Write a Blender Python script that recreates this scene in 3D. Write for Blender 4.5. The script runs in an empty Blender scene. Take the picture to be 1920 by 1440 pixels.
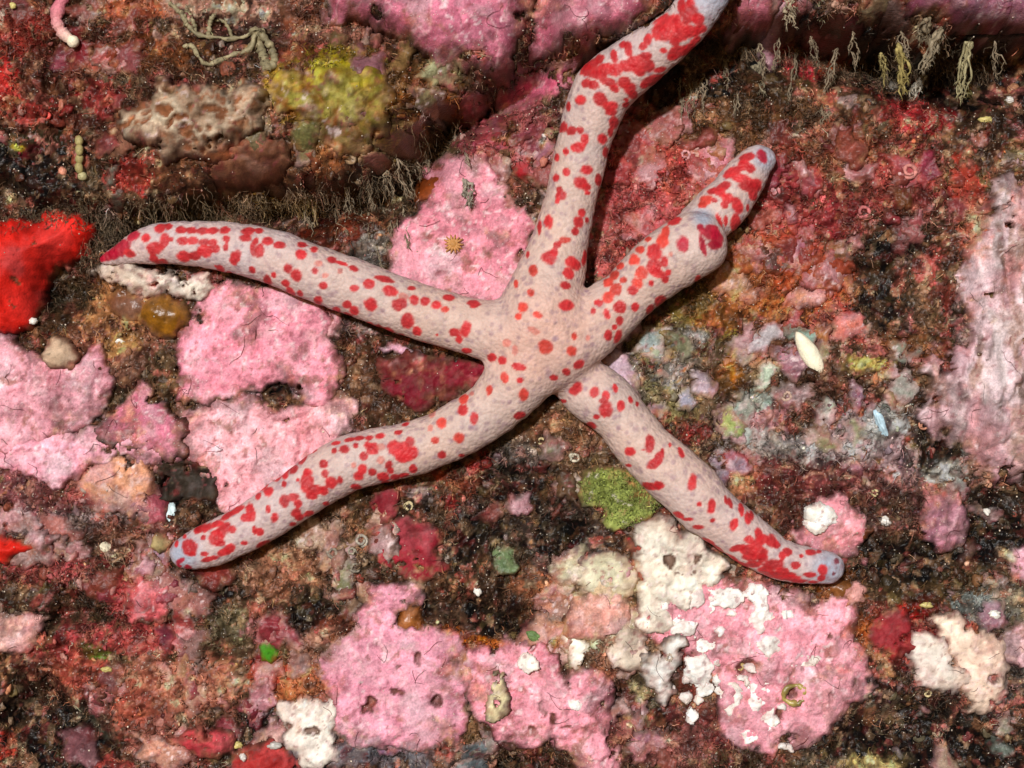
import bpy, math, random
import numpy as np

# ------------------------------------------------------------------ camera, world, sun, exposure
# A vertical reef wall: X to the right, Z up, -Y out of the wall towards the camera. 1 unit is about 1 cm.
scene = bpy.context.scene
COL = scene.collection
D = 45.0                       # distance from the camera to the wall's zero plane
cam_data = bpy.data.cameras.new('camera')
cam = bpy.data.objects.new('camera', cam_data)
COL.objects.link(cam)
cam.location = (0.0, -D, 0.0)
cam.rotation_euler = (math.radians(90), 0, 0)
cam_data.sensor_width = 36.0
cam_data.lens = 36.0 * D / 19.2
cam_data.clip_start = 0.5
cam_data.clip_end = 500.0
cam_data.dof.use_dof = True
cam_data.dof.focus_distance = D - 0.7
cam_data.dof.aperture_fstop = 0.45
scene.camera = cam

LIGHT = (0.20, 1.0, -0.21)     # direction the light travels: from the upper left, in front
world = bpy.data.worlds.new('World')
scene.world = world
world.use_nodes = True
wn = world.node_tree
for n in list(wn.nodes):
    wn.nodes.remove(n)
sky = wn.nodes.new('ShaderNodeTexSky')
sky.sky_type = 'NISHITA'
sky.sun_disc = False
sky.sun_elevation = math.atan2(-LIGHT[2], math.hypot(LIGHT[0], LIGHT[1]))
sky.sun_rotation = math.atan2(-LIGHT[0], -LIGHT[1])
bg = wn.nodes.new('ShaderNodeBackground')
bg.inputs['Strength'].default_value = 0.05
wo = wn.nodes.new('ShaderNodeOutputWorld')
wn.links.new(sky.outputs['Color'], bg.inputs['Color'])
wn.links.new(bg.outputs['Background'], wo.inputs['Surface'])

sun_data = bpy.data.lights.new('sun', 'SUN')
sun_data.energy = 3.7
sun_data.angle = math.radians(2.5)
sun_data.color = (0.985, 0.985, 1.0)
sun = bpy.data.objects.new('sun', sun_data)
COL.objects.link(sun)
from mathutils import Vector
sun.rotation_euler = Vector(LIGHT).to_track_quat('-Z', 'Y').to_euler()
sun.location = (-12, -30, 14)

scene.view_settings.view_transform = 'Standard'
scene.view_settings.look = 'None'
scene.view_settings.gamma = 1.0
scene.view_settings.exposure = 0.0
scene.view_settings.use_curve_mapping = False

rng = np.random.default_rng(7)
random.seed(7)

# ------------------------------------------------------------------ helpers: noise, colour, meshes
TAB = np.random.default_rng(101).random((16, 256, 256)).astype(np.float32)

def vnoise(x, y, s=0):
    t = TAB[s % 16]
    xi = np.floor(x).astype(np.int64); yi = np.floor(y).astype(np.int64)
    fx = (x - xi).astype(np.float32); fy = (y - yi).astype(np.float32)
    fx = fx * fx * fx * (fx * (fx * 6 - 15) + 10); fy = fy * fy * fy * (fy * (fy * 6 - 15) + 10)
    o = 37 * (s // 16)
    x0 = (xi + o) & 255; x1 = (x0 + 1) & 255; y0 = (yi + o) & 255; y1 = (y0 + 1) & 255
    a = t[x0, y0]; b = t[x1, y0]; c = t[x0, y1]; d = t[x1, y1]
    return (a + (b - a) * fx) * (1 - fy) + (c + (d - c) * fx) * fy      # 0..1

def fbm(x, y, s=0, octs=4, gain=0.5):
    r = 0; a = 1; tot = 0
    for k in range(octs):
        r = r + a * (vnoise(x * 2 ** k + 13.7 * k, y * 2 ** k - 7.3 * k, s + k) - 0.5)
        tot += a; a *= gain
    return r / tot * 2                                                 # about -1..1

def worley(x, y, s=0):
    xi = np.floor(x).astype(np.int64); yi = np.floor(y).astype(np.int64)
    f1 = np.full(x.shape, 9.0, np.float32); f2 = f1.copy(); idv = np.zeros(x.shape, np.float32)
    for dx in (-1, 0, 1):
        for dy in (-1, 0, 1):
            cx = xi + dx; cy = yi + dy
            a = cx & 255; b = cy & 255
            px = cx + TAB[s % 16][a, b]; py = cy + TAB[(s + 5) % 16][a, b]
            d = np.hypot(x - px, y - py).astype(np.float32)
            near = d < f1
            f2 = np.where(near, f1, np.minimum(f2, d))
            idv = np.where(near, TAB[(s + 9) % 16][a, b], idv)
            f1 = np.where(near, d, f1)
    return f1, f2, idv

def sstep(a, b, x):
    t = np.clip((x - a) / (b - a), 0, 1)
    return t * t * (3 - 2 * t)

def lin(c):
    c = np.asarray(c, np.float64) / 255.0
    return np.where(c <= 0.04045, c / 12.92, ((c + 0.055) / 1.055) ** 2.4)

def at(px, py, z=0.0):
    """the wall point (x, up, out) at height z out of the wall that the photograph shows at this pixel"""
    k = (D - z) / D / 100.0
    return np.array([(px - 960) * k, (720 - py) * k, z])

def poly_sd(x, y, poly):
    """signed distance to a closed polygon, positive inside"""
    P = np.asarray(poly, np.float64); Q = np.roll(P, -1, 0)
    d = np.full(x.shape, 1e9); inside = np.zeros(x.shape, bool)
    for (ax, ay), (bx, by) in zip(P, Q):
        ex, ey = bx - ax, by - ay
        t = np.clip(((x - ax) * ex + (y - ay) * ey) / (ex * ex + ey * ey + 1e-12), 0, 1)
        d = np.minimum(d, np.hypot(x - ax - t * ex, y - ay - t * ey))
        c = (ay > y) != (by > y)
        with np.errstate(divide='ignore', invalid='ignore'):
            xx = ax + (y - ay) / (by - ay if by != ay else 1e-12) * ex
        inside ^= c & (x < xx)
    return np.where(inside, d, -d)

def line_d(x, y, pts):
    d = np.full(x.shape, 1e9)
    for (ax, ay), (bx, by) in zip(pts[:-1], pts[1:]):
        ex, ey = bx - ax, by - ay
        t = np.clip(((x - ax) * ex + (y - ay) * ey) / (ex * ex + ey * ey + 1e-12), 0, 1)
        d = np.minimum(d, np.hypot(x - ax - t * ex, y - ay - t * ey))
    return d

def make_mesh(name, V, F, C=None, smooth=True):
    """V in wall coordinates (x, up, out); F (n,3) or (n,4), or a list of such arrays; C linear rgb per vertex"""
    V = np.asarray(V, np.float64)
    Fs = F if isinstance(F, list) else [F]
    Fs = [np.asarray(f, np.int64) for f in Fs if len(f)]
    me = bpy.data.meshes.new(name)
    W = np.stack([V[:, 0], -V[:, 2], V[:, 1]], 1).astype(np.float32)
    me.vertices.add(len(W)); me.vertices.foreach_set('co', W.ravel())
    loops = np.concatenate([f.ravel() for f in Fs]).astype(np.int32)
    sizes = np.concatenate([np.full(len(f), f.shape[1]) for f in Fs]).astype(np.int32)
    starts = np.concatenate([[0], np.cumsum(sizes)[:-1]]).astype(np.int32)
    me.loops.add(len(loops)); me.loops.foreach_set('vertex_index', loops)
    me.polygons.add(len(sizes)); me.polygons.foreach_set('loop_start', starts)
    me.polygons.foreach_set('loop_total', sizes)
    me.update(calc_edges=True); me.validate()
    me.polygons.foreach_set('use_smooth', np.full(len(me.polygons), bool(smooth)))
    if C is not None:
        a = me.color_attributes.new('Col', 'FLOAT_COLOR', 'POINT')
        c4 = np.ones((len(W), 4), np.float32); c4[:, :3] = np.clip(C, 0, 1)
        a.data.foreach_set('color', c4.ravel())
    return me

def add(name, V, F, C, mat, parent=None, smooth=True):
    """one mesh object, origin at its own base"""
    V = np.asarray(V, np.float64)
    o0 = np.array([V[:, 0].mean(), V[:, 1].mean(), V[:, 2].min()])
    me = make_mesh(name, V - o0, F, C, smooth)
    me.materials.append(mat)
    o = bpy.data.objects.new(name, me); COL.objects.link(o)
    w = (o0[0], -o0[2], o0[1])
    if parent is not None:
        o.parent = parent
        pl = parent.location
        o.location = (w[0] - pl[0], w[1] - pl[1], w[2] - pl[2])
    else:
        o.location = w
    return o

def tag(o, label=None, cat=None, group=None, kind=None):
    if label: o['label'] = label
    if cat: o['category'] = cat
    if group: o['group'] = group
    if kind: o['kind'] = kind
    return o

class Bag:
    """collects pieces of one mesh"""
    def __init__(s): s.V = []; s.F3 = []; s.F4 = []; s.C = []; s.n = 0
    def put(s, V, F, C):
        V = np.asarray(V, np.float64); F = np.asarray(F, np.int64)
        C = np.asarray(C, np.float64)
        if C.ndim == 1: C = np.tile(C, (len(V), 1))
        s.V.append(V); s.C.append(C)
        (s.F4 if F.shape[1] == 4 else s.F3).append(F + s.n); s.n += len(V)
    def obj(s, name, mat, parent=None, smooth=True):
        F = []
        if s.F3: F.append(np.concatenate(s.F3))
        if s.F4: F.append(np.concatenate(s.F4))
        return add(name, np.concatenate(s.V), F, np.concatenate(s.C), mat, parent, smooth)

def tube(pts, radii, n=8):
    """closed tapering tube along a polyline"""
    P = np.asarray(pts, np.float64); m = len(P)
    R = np.broadcast_to(np.asarray(radii, np.float64), (m,))
    T = np.gradient(P, axis=0); T /= np.linalg.norm(T, axis=1)[:, None] + 1e-9
    up = np.array([0.31, 0.22, 0.93])
    A = np.cross(T, up); A /= np.linalg.norm(A, axis=1)[:, None] + 1e-9
    B = np.cross(T, A)
    th = np.linspace(0, 2 * np.pi, n, endpoint=False)
    V = (P[:, None] + R[:, None, None] * (np.cos(th)[None, :, None] * A[:, None] + np.sin(th)[None, :, None] * B[:, None])).reshape(-1, 3)
    i = np.arange(m - 1)[:, None] * n; j = np.arange(n)[None]; k = (j + 1) % n
    F = np.stack([i + j, i + k, i + n + k, i + n + j], -1).reshape(-1, 4)
    V = np.concatenate([V, P[:1] - T[:1] * R[0] * .6, P[-1:] + T[-1:] * R[-1] * .6])
    a, b = m * n, m * n + 1
    jj = np.arange(n); kk = (jj + 1) % n
    caps = np.concatenate([np.stack([np.full(n, a), kk, jj, jj], 1), np.stack([np.full(n, b), (m - 1) * n + jj, (m - 1) * n + kk, (m - 1) * n + kk], 1)])
    F3 = caps[:, :3]
    return V, F, F3

def put_tube(bag, pts, radii, col, n=8):
    V, F, F3 = tube(pts, radii, n)
    C = np.asarray(col, np.float64)
    if C.ndim == 2:
        C = np.concatenate([np.repeat(C, n, 0), C[:1], C[-1:]])
    base = bag.n
    bag.put(V, F, C)
    bag.F3.append(F3 + base)

def wiggle(p0, p1, n, amp, r):
    """a wandering polyline between two points"""
    p0 = np.asarray(p0, float); p1 = np.asarray(p1, float)
    t = np.linspace(0, 1, n)[:, None]
    P = p0 + (p1 - p0) * t
    w = r.normal(0, 1, (n, 3)); w = np.cumsum(w, 0); w -= w[0] + (w[-1] - w[0]) * t
    return P + amp * w / math.sqrt(n)

def smooth_path(pts, n):
    P = np.asarray(pts, float); m = len(P)
    t = np.linspace(0, m - 1 - 1e-6, n); i = t.astype(int); f = (t - i)[:, None]
    g = lambda k: P[np.clip(k, 0, m - 1)]
    a, b, c, d = g(i - 1), g(i), g(i + 1), g(i + 2)
    return 0.5 * (2 * b + (c - a) * f + (2 * a - 5 * b + 4 * c - d) * f ** 2 + (3 * b - a - 3 * c + d) * f ** 3)

def ico(sub):
    import bmesh
    bm = bmesh.new(); bmesh.ops.create_icosphere(bm, subdivisions=sub, radius=1.0)
    V = np.array([v.co[:] for v in bm.verts]); F = np.array([[v.index for v in f.verts] for f in bm.faces]); bm.free()
    return V, F
ICO1 = ico(1); ICO2 = ico(2); ICO3 = ico(3); ICO4 = ico(4)

def lump(V, amp, s, f=1.6):
    """bumpy unit ball"""
    n = fbm(V[:, 0] * f + V[:, 2] * 0.7 * f + s * 3.1, V[:, 1] * f - V[:, 2] * 0.6 * f + s * 1.7, s % 11, 3)
    return V * (1 + amp * n)[:, None]

# ------------------------------------------------------------------ materials
def material(name, rough=0.6, spec=0.35, fine=60.0, fine_amt=0.25, mid=9.0, mid_amt=0.25, bump=0.35, bump_scale=45.0, bump_dist=0.02, sss=0.0, speck=0.0, cells=0.0):
    m = bpy.data.materials.new(name); m.use_nodes = True
    nt = m.node_tree; N = nt.nodes; L = nt.links
    b = N['Principled BSDF']
    b.inputs['Roughness'].default_value = rough
    b.inputs['Specular IOR Level'].default_value = spec
    at_ = N.new('ShaderNodeAttribute'); at_.attribute_name = 'Col'
    tc = N.new('ShaderNodeNewGeometry')
    def noise(sc, det):
        n = N.new('ShaderNodeTexNoise'); n.inputs['Scale'].default_value = sc; n.inputs['Detail'].default_value = det
        L.new(tc.outputs['Position'], n.inputs['Vector']); return n
    def remap(src, lo, hi):
        r = N.new('ShaderNodeMapRange'); r.inputs['From Min'].default_value = 0.25; r.inputs['From Max'].default_value = 0.75
        r.inputs['To Min'].default_value = lo; r.inputs['To Max'].default_value = hi
        L.new(src, r.inputs['Value']); return r
    nf = noise(fine, 3); nm = noise(mid, 4)
    rf = remap(nf.outputs['Fac'], 1 - fine_amt, 1 + fine_amt); rm = remap(nm.outputs['Fac'], 1 - mid_amt, 1 + mid_amt)
    mul = N.new('ShaderNodeMath'); mul.operation = 'MULTIPLY'
    L.new(rf.outputs[0], mul.inputs[0]); L.new(rm.outputs[0], mul.inputs[1])
    vm = N.new('ShaderNodeVectorMath'); vm.operation = 'SCALE'
    L.new(at_.outputs['Color'], vm.inputs[0]); L.new(mul.outputs[0], vm.inputs['Scale'])
    colour = vm.outputs[0]
    if speck:
        ns = noise(38.0, 1)
        rs = N.new('ShaderNodeMapRange'); rs.inputs['From Min'].default_value = 0.70; rs.inputs['From Max'].default_value = 0.76
        rs.inputs['To Max'].default_value = speck
        L.new(ns.outputs['Fac'], rs.inputs['Value'])
        mx = N.new('ShaderNodeMix'); mx.data_type = 'RGBA'
        L.new(rs.outputs[0], mx.inputs['Factor']); L.new(colour, mx.inputs['A']); mx.inputs['B'].default_value = (0.85, 0.75, 0.72, 1)
        colour = mx.outputs['Result']
    L.new(colour, b.inputs['Base Color'])
    nb = noise(bump_scale, 4)
    h = nb.outputs['Fac']
    if cells:
        vo = N.new('ShaderNodeTexVoronoi'); vo.inputs['Scale'].default_value = cells
        L.new(tc.outputs['Position'], vo.inputs['Vector'])
        ad = N.new('ShaderNodeMath'); ad.operation = 'MULTIPLY_ADD'; ad.inputs[1].default_value = -0.8
        L.new(vo.outputs['Distance'], ad.inputs[0]); L.new(h, ad.inputs[2]); h = ad.outputs[0]
    bp = N.new('ShaderNodeBump'); bp.inputs['Strength'].default_value = bump; bp.inputs['Distance'].default_value = bump_dist
    L.new(h, bp.inputs['Height']); L.new(bp.outputs['Normal'], b.inputs['Normal'])
    if sss:
        b.inputs['Subsurface Weight'].default_value = sss
        b.inputs['Subsurface Radius'].default_value = (0.12, 0.05, 0.035)
        b.inputs['Subsurface Scale'].default_value = 1.0
    return m

M_ROCK = material('encrusted_rock', rough=0.34, spec=0.22, fine=20, fine_amt=0.22, mid=5, mid_amt=0.3, bump=0.5, bump_scale=16, bump_dist=0.05)
M_CRUST = material('coralline_crust', rough=0.5, spec=0.18, fine=24, fine_amt=0.26, mid=4, mid_amt=0.22, bump=0.5, bump_scale=20, bump_dist=0.03, speck=0.6)
M_WHITE = material('white_crust', rough=0.6, spec=0.25, fine=40, fine_amt=0.08, mid=6, mid_amt=0.10, bump=0.5, bump_scale=18, bump_dist=0.04)
M_SKIN = material('sea_star_skin', rough=0.5, spec=0.2, fine=22, fine_amt=0.07, mid=6, mid_amt=0.10, bump=0.42, bump_scale=10, bump_dist=0.04, sss=0.10, cells=14)
M_SPONGE = material('sponge', rough=0.6, spec=0.15, fine=30, fine_amt=0.15, mid=3, mid_amt=0.25, bump=0.5, bump_scale=24, bump_dist=0.03)
M_FIBRE = material('fibre', rough=0.5, spec=0.2, fine=40, fine_amt=0.25, mid=8, mid_amt=0.2, bump=0.3)
M_GLOSS = material('wet_tissue', rough=0.36, spec=0.5, fine=22, fine_amt=0.2, mid=5, mid_amt=0.3, bump=0.4, bump_scale=12, bump_dist=0.04)
# ------------------------------------------------------------------ layout, read off the photograph in its pixels
ARM_TOP = [(1018, 600, 92, .75), (1025, 545, 72, .76), (1045, 472, 58, .74), (1057, 423, 53, .72), (1069, 375, 50, .72), (1081, 325, 51, .74), (1094, 270, 52, .80), (1112, 208, 56, .92), (1140, 158, 58, 1.08), (1195, 116, 54, 1.3), (1264, 64, 47, 1.62), (1312, 12, 44, 1.85), (1350, -45, 36, 2.0)]
ARM_LEFT = [(985, 632, 72, .78), (905, 618, 57, .72), (830, 598, 54, .68), (750, 572, 54, .66), (670, 541, 55, .64), (590, 512, 54, .62), (515, 483, 53, .60), (440, 465, 49, .57), (370, 457, 44, .52), (310, 456, 40, .46), (262, 464, 32, .38), (222, 479, 19, .28), (194, 487, 8, .2)]
ARM_LOW_LEFT = [(985, 690, 72, .76), (926, 762, 56, .70), (840, 815, 53, .64), (757, 845, 53, .62), (675, 861, 54, .62), (610, 893, 53, .60), (550, 933, 49, .58), (492, 972, 46, .55), (435, 1004, 44, .52), (382, 1027, 41, .48), (348, 1037, 30, .44)]
ARM_LOW_RIGHT = [(1080, 708, 52, .36), (1110, 735, 58, .42), (1140, 757, 57, .47), (1166, 786, 53, .50), (1210, 841, 54, .52), (1251, 880, 58, .56), (1295, 918, 58, .58), (1320, 948, 55, .56), (1350, 972, 51, .54), (1400, 1010, 48, .50), (1455, 1045, 41, .46), (1505, 1059, 36, .42), (1553, 1065, 30, .38)]
ARM_RIGHT = [(1055, 640, 75, .78), (1108, 612, 62, .78), (1150, 576, 58, .82), (1178, 553, 54, .86), (1224, 510, 60, .92), (1272, 476, 64, .98), (1304, 458, 63, 1.0)]
ARM_REGROWN = [(1300, 436, 46, .62), (1345, 396, 50, .62), (1372, 368, 46, .60), (1397, 332, 42, .56), (1418, 306, 34, .52), (1430, 300, 27, .5)]

# spots: (tile x, tile y), then four-fold magnified pixels inside that tile: x, y, half width, half height, turn; a letter gives its colour
SPOTS = {
 (960, 0): "1330 90 60 90;1390 140 45 40;1270 40 30 50;1340 20 30 30;1170 170 90 70;1130 250 70 60;1230 180 40 50;1270 250 70 60;1340 240 70 45;1400 230 60 35 -20;1230 310 40 35;1380 300 50 25 -30;1020 300 28 40;980 350 32 28;1130 382 28 20;1240 390 75 40 -20;1330 360 60 35 -25;1200 430 40 25;880 370 30 60 -10;830 330 35 30;770 420 25 55 -10;660 440 35 40;600 480 70 40 -20;680 520 80 45;560 520 50 50;640 560 60 40;780 520 50 50;860 490 60 50;930 480 60 55;1020 490 55 50;1010 420 45 30;960 545 40 25;1110 520 50 18 -15;1060 600 85 32 -15;990 640 30 20;1120 580 40 20 -20;560 630 40 35;610 640 45 35 20;720 620 60 30 20;760 660 40 25 30;850 620 50 40;890 660 45 45;910 710 40 35;860 745 20 14;515 740 42 36 10;660 745 58 45 15;425 800 18 38;740 800 60 35 -10;740 840 50 30;850 790 30 18 -20;760 920 42 45;740 985 25 40;680 1045 38 40;390 955 35 42;450 980 40 35;515 975 28 28;545 1040 30 40;490 1110 52 40;405 1135 22 25;340 1185 22 30;700 1145 28 40;410 1285 28 32;565 1270 48 36 -10;330 1330 25 25;525 1370 52 45;560 1400 40 35;650 1350 28 45;355 1420 25 25;1760 1180 60 35 -20;1740 1240 50 40;1790 1260 35 40;1880 1170 35 60 -25 m;1650 1290 80 35 -30;1720 1340 90 35 15;1820 1380 60 35 -15;1790 1400 90 40;1590 1400 55 35 -20;1500 1435 40 25 -20",
 (960, 360): "370 30 40 40;345 70 18 25;565 5 25 18;525 150 32 32;500 225 38 42;475 300 28 28;560 215 18 25;275 225 32 50;205 270 16 55;395 360 42 28 0 o;345 395 32 25 -20;280 485 55 55;310 450 30 30;445 525 42 42;480 545 45 45;540 500 22 60 10;430 610 40 40;165 590 32 42 0 o;120 470 15 30;30 690 18 38 0 o;400 700 42 30;140 755 28 30 0 o;405 850 58 38;85 860 38 38 0 o;45 930 28 28 0 o;185 915 38 25 15 o;165 1035 45 25 25 f;470 1085 22 30 0 o;570 1100 15 22 0 f;255 1160 55 50 -20 o;450 1190 38 38 0 o;25 1190 22 38 0 f;55 1315 50 28 10;500 1295 42 32 -25;405 1350 32 30;315 1390 32 22;65 1415 22 20;1570 10 40 35;1455 60 50 40 -30 o;1430 95 35 25 0 o;1520 60 25 20;1620 45 50 40;1590 95 30 30;1690 90 40 65 -25;1770 120 15 28;1680 240 38 75 -10;1810 20 40 40;1555 210 20 55 -20;1600 220 15 40;1215 215 50 35 -35;1150 300 30 50 15 o;1130 370 45 60 0 o;1020 355 28 25 0 o;965 430 35 32 0 o;920 510 45 45 0 o;1070 450 55 65;1145 530 28 42;1060 560 50 55;1090 600 55 40 35;1140 650 28 35;1170 605 25 25;965 605 48 45 0 o;940 680 38 38 0 o;1040 680 18 22;840 660 28 22 0 o;905 740 35 35;810 555 32 30 -30 o;770 620 40 40 -30 o;720 680 40 40 0 o;780 730 45 45 0 o;720 790 45 45 0 o;810 865 48 45;650 835 35 25;605 885 20 28;705 915 25 40 -15;925 860 28 35;1110 820 50 40 -35;1035 880 32 42 20;810 965 26 35;770 1020 20 22;725 1075 32 42;795 1085 30 50 15;1285 385 45 60 -5 m;1490 300 65 60 0 m;1540 340 45 75 -30 m;1430 400 22 75 -15 m;1520 395 50 35 0 m;1420 270 30 35 0 m;1190 465 16 20 0 f;1390 650 25 30",
 (480, 360): "25 290 35 25;90 370 42 32;180 400 42 28;20 440 35 50;5 370 18 30;340 395 40 25;340 460 40 40;435 430 28 28;470 540 30 22 0 f;435 590 28 25;570 505 35 25 10;650 535 50 15 20;735 570 38 20 20;240 570 35 35;298 625 42 48;135 620 22 25;90 665 35 48 -15;220 685 35 28;265 750 35 45 -30;330 770 25 30;505 700 32 28;515 630 25 20 0 f;625 595 20 20 0 f;470 815 34 36;735 720 38 28;848 690 42 36;600 885 32 28;680 845 35 30;735 890 40 40;860 840 50 52;605 935 30 12 20;680 960 40 22 25;960 655 75 25 15;1005 750 58 40 20;1095 785 38 30 0 f;1070 845 52 45;1190 805 35 38;1270 820 38 35;1350 848 40 32;1420 875 30 25 0 o;1160 720 32 18;1440 790 45 25 10;1630 840 48 32 10;1145 965 50 60 15;1205 1045 36 36;920 1020 40 38;845 1035 35 20 15;990 1060 50 25 20;1090 1110 30 18;1490 1055 40 32;1570 1030 38 60 15;1520 1105 28 30;1580 1190 42 22;1260 1130 22 18 0 f;1350 1070 12 10;1880 1130 32 32 0 f;1775 1240 32 32;1845 1265 32 32;1865 1390 30 40 0 o",
 (0, 360): "900 430 90 60 -30 m;800 480 60 40 -20 m;760 495 40 30 0 m;1000 330 60 40 -30 m;850 460 60 40 0 m;1200 270 45 35;1270 260 30 30;1090 345 38 35;1235 370 35 60 15;1160 420 60 50;970 465 50 32 10;1150 500 35 30;1210 530 50 28 -10;1290 355 18 20;1360 285 45 30;1440 290 45 28;1520 292 45 28;1600 290 45 28;1680 285 40 30;1370 365 45 28;1450 370 45 28;1530 372 45 26;1600 375 35 24;1690 350 28 28;1380 480 60 40;1460 475 50 35;1540 445 55 42;1610 430 45 35;1695 415 25 28;1765 495 40 55 35;1855 290 50 32;1840 350 50 28;1900 420 25 60;1650 580 32 32;1890 582 28 28;1725 630 28 18;1620 555 10 8",
 (480, 720): "1745 45 25 38 0 o;1555 110 38 42 0 o;1545 195 35 38;1635 250 28 45 10;1390 290 34 38 0 o;1325 225 30 35 0 f;1310 330 22 25 0 f;1345 420 28 26 0 o;1525 400 40 42 0 o;1398 530 32 28 20;1540 540 25 14;1620 70 18 18 0 f;1070 360 32 18 -15;1120 300 30 15 -20;930 390 40 22 -15;850 400 28 20;780 405 40 18 -10;700 415 40 16 -10;600 440 35 15 -10;585 500 25 25;665 485 38 32;745 465 22 18;830 465 30 30;870 490 45 45;805 540 30 30;940 470 30 25 0 f;1040 470 55 50;1100 500 80 65;1160 440 35 40;1170 520 45 50;1100 560 55 35;940 570 25 25 0 f;1005 600 28 35;1010 650 25 30;1180 640 32 35;1110 685 40 18 -10;1040 700 38 25;950 695 48 40;970 740 40 18;870 665 32 28;800 650 38 42;770 690 45 40;730 610 20 25 0 f;750 775 42 25;635 715 26 32;570 740 45 48;520 675 28 30;510 595 35 32;380 740 55 70;450 790 60 40;510 800 35 40;420 840 50 35;380 660 35 30;350 560 35 45 20;440 500 30 18 -20;210 640 35 45 25;280 640 35 32 -30;220 690 25 25;160 690 45 20 -40;210 750 20 25;90 810 35 38;310 720 15 18;90 940 22 32;145 1000 30 45 15;210 880 38 50;280 850 45 35;320 895 35 35;300 970 40 42;330 1000 35 30;400 970 45 28 -15;525 900 28 20;275 1050 30 20;25 1105 30 30;50 1200 55 22 -25;20 840 25 30;60 770 40 20 -40",
 (0, 720): "1880 960 35 70 -15;1850 1000 45 30;1780 940 60 25 -30;1700 990 55 25 -30;1540 1080 80 30 -15;1480 1090 30 35;1630 1050 50 25 -15;1620 1150 55 55;1650 1120 50 40;1700 1080 40 40;1750 1090 30 30;1650 1190 40 30;1420 1220 60 60;1440 1270 35 20;1320 1200 18 30;1385 1140 20 18;1525 1150 20 20;1835 1190 28 18;1730 1230 42 30 -20;1680 1260 45 28 -15;1530 1270 28 18;1580 1310 70 20 -15;1350 1330 40 20 -30 m;1410 1375 30 25 0 m;1340 1360 20 18 0 m;1915 1100 20 35",
 (960, 720): "85 80 36 42 0 o;55 240 40 28 -10;485 40 40 55 45;620 70 36 40 20;708 85 30 36;685 130 28 25;710 185 50 58 10;818 160 30 42;885 115 20 28 -20;770 35 20 32 -15;940 150 15 22;385 130 30 15;635 250 25 18;590 310 45 28 20;880 505 42 32;1030 450 36 72;985 495 12 10;1070 590 65 35 -30;1105 550 30 60 25;1120 520 20 45 10;1185 455 10 20;1265 515 20 45 -20;875 610 25 15;1355 740 32 60 8;1040 770 75 28 5;1100 755 40 28;1400 905 18 20;1500 920 30 60 10;1600 870 15 35 -10;1635 890 18 42 -15;1245 980 40 22 20;1320 1015 40 14;1405 1075 40 20;1500 1030 25 15 -20;1670 1050 32 45 20;1720 940 22 50;1770 1010 25 50;1800 990 20 40;1690 1230 60 28 -20;1470 1180 50 20 30;1540 1240 60 22 35;1640 1300 70 22 30;1720 1360 60 25 25;1850 1130 35 50;1780 1160 40 30;1830 1200 50 40;1880 1170 50 40;1760 1240 60 35;1850 1260 70 40;1800 1300 70 30;1880 1300 40 40;1820 1350 60 30;1900 1400 60 35",
 (1440, 720): "20 1180 50 50;60 1200 30 30;140 1260 40 30;110 1290 25 30;320 1260 45 25;380 1260 25 15;200 1360 35 30;40 1360 70 40;40 1430 70 30;110 1400 50 25;150 1430 60 20;310 1430 50 20;410 1390 38 38 20;515 1335 22 22 0 d;490 1420 14 16 0 d;250 1290 18 16",
 (1440, 1080): "400 15 28 25;330 45 40 12;150 10 100 25;240 40 60 18",
}

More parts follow.
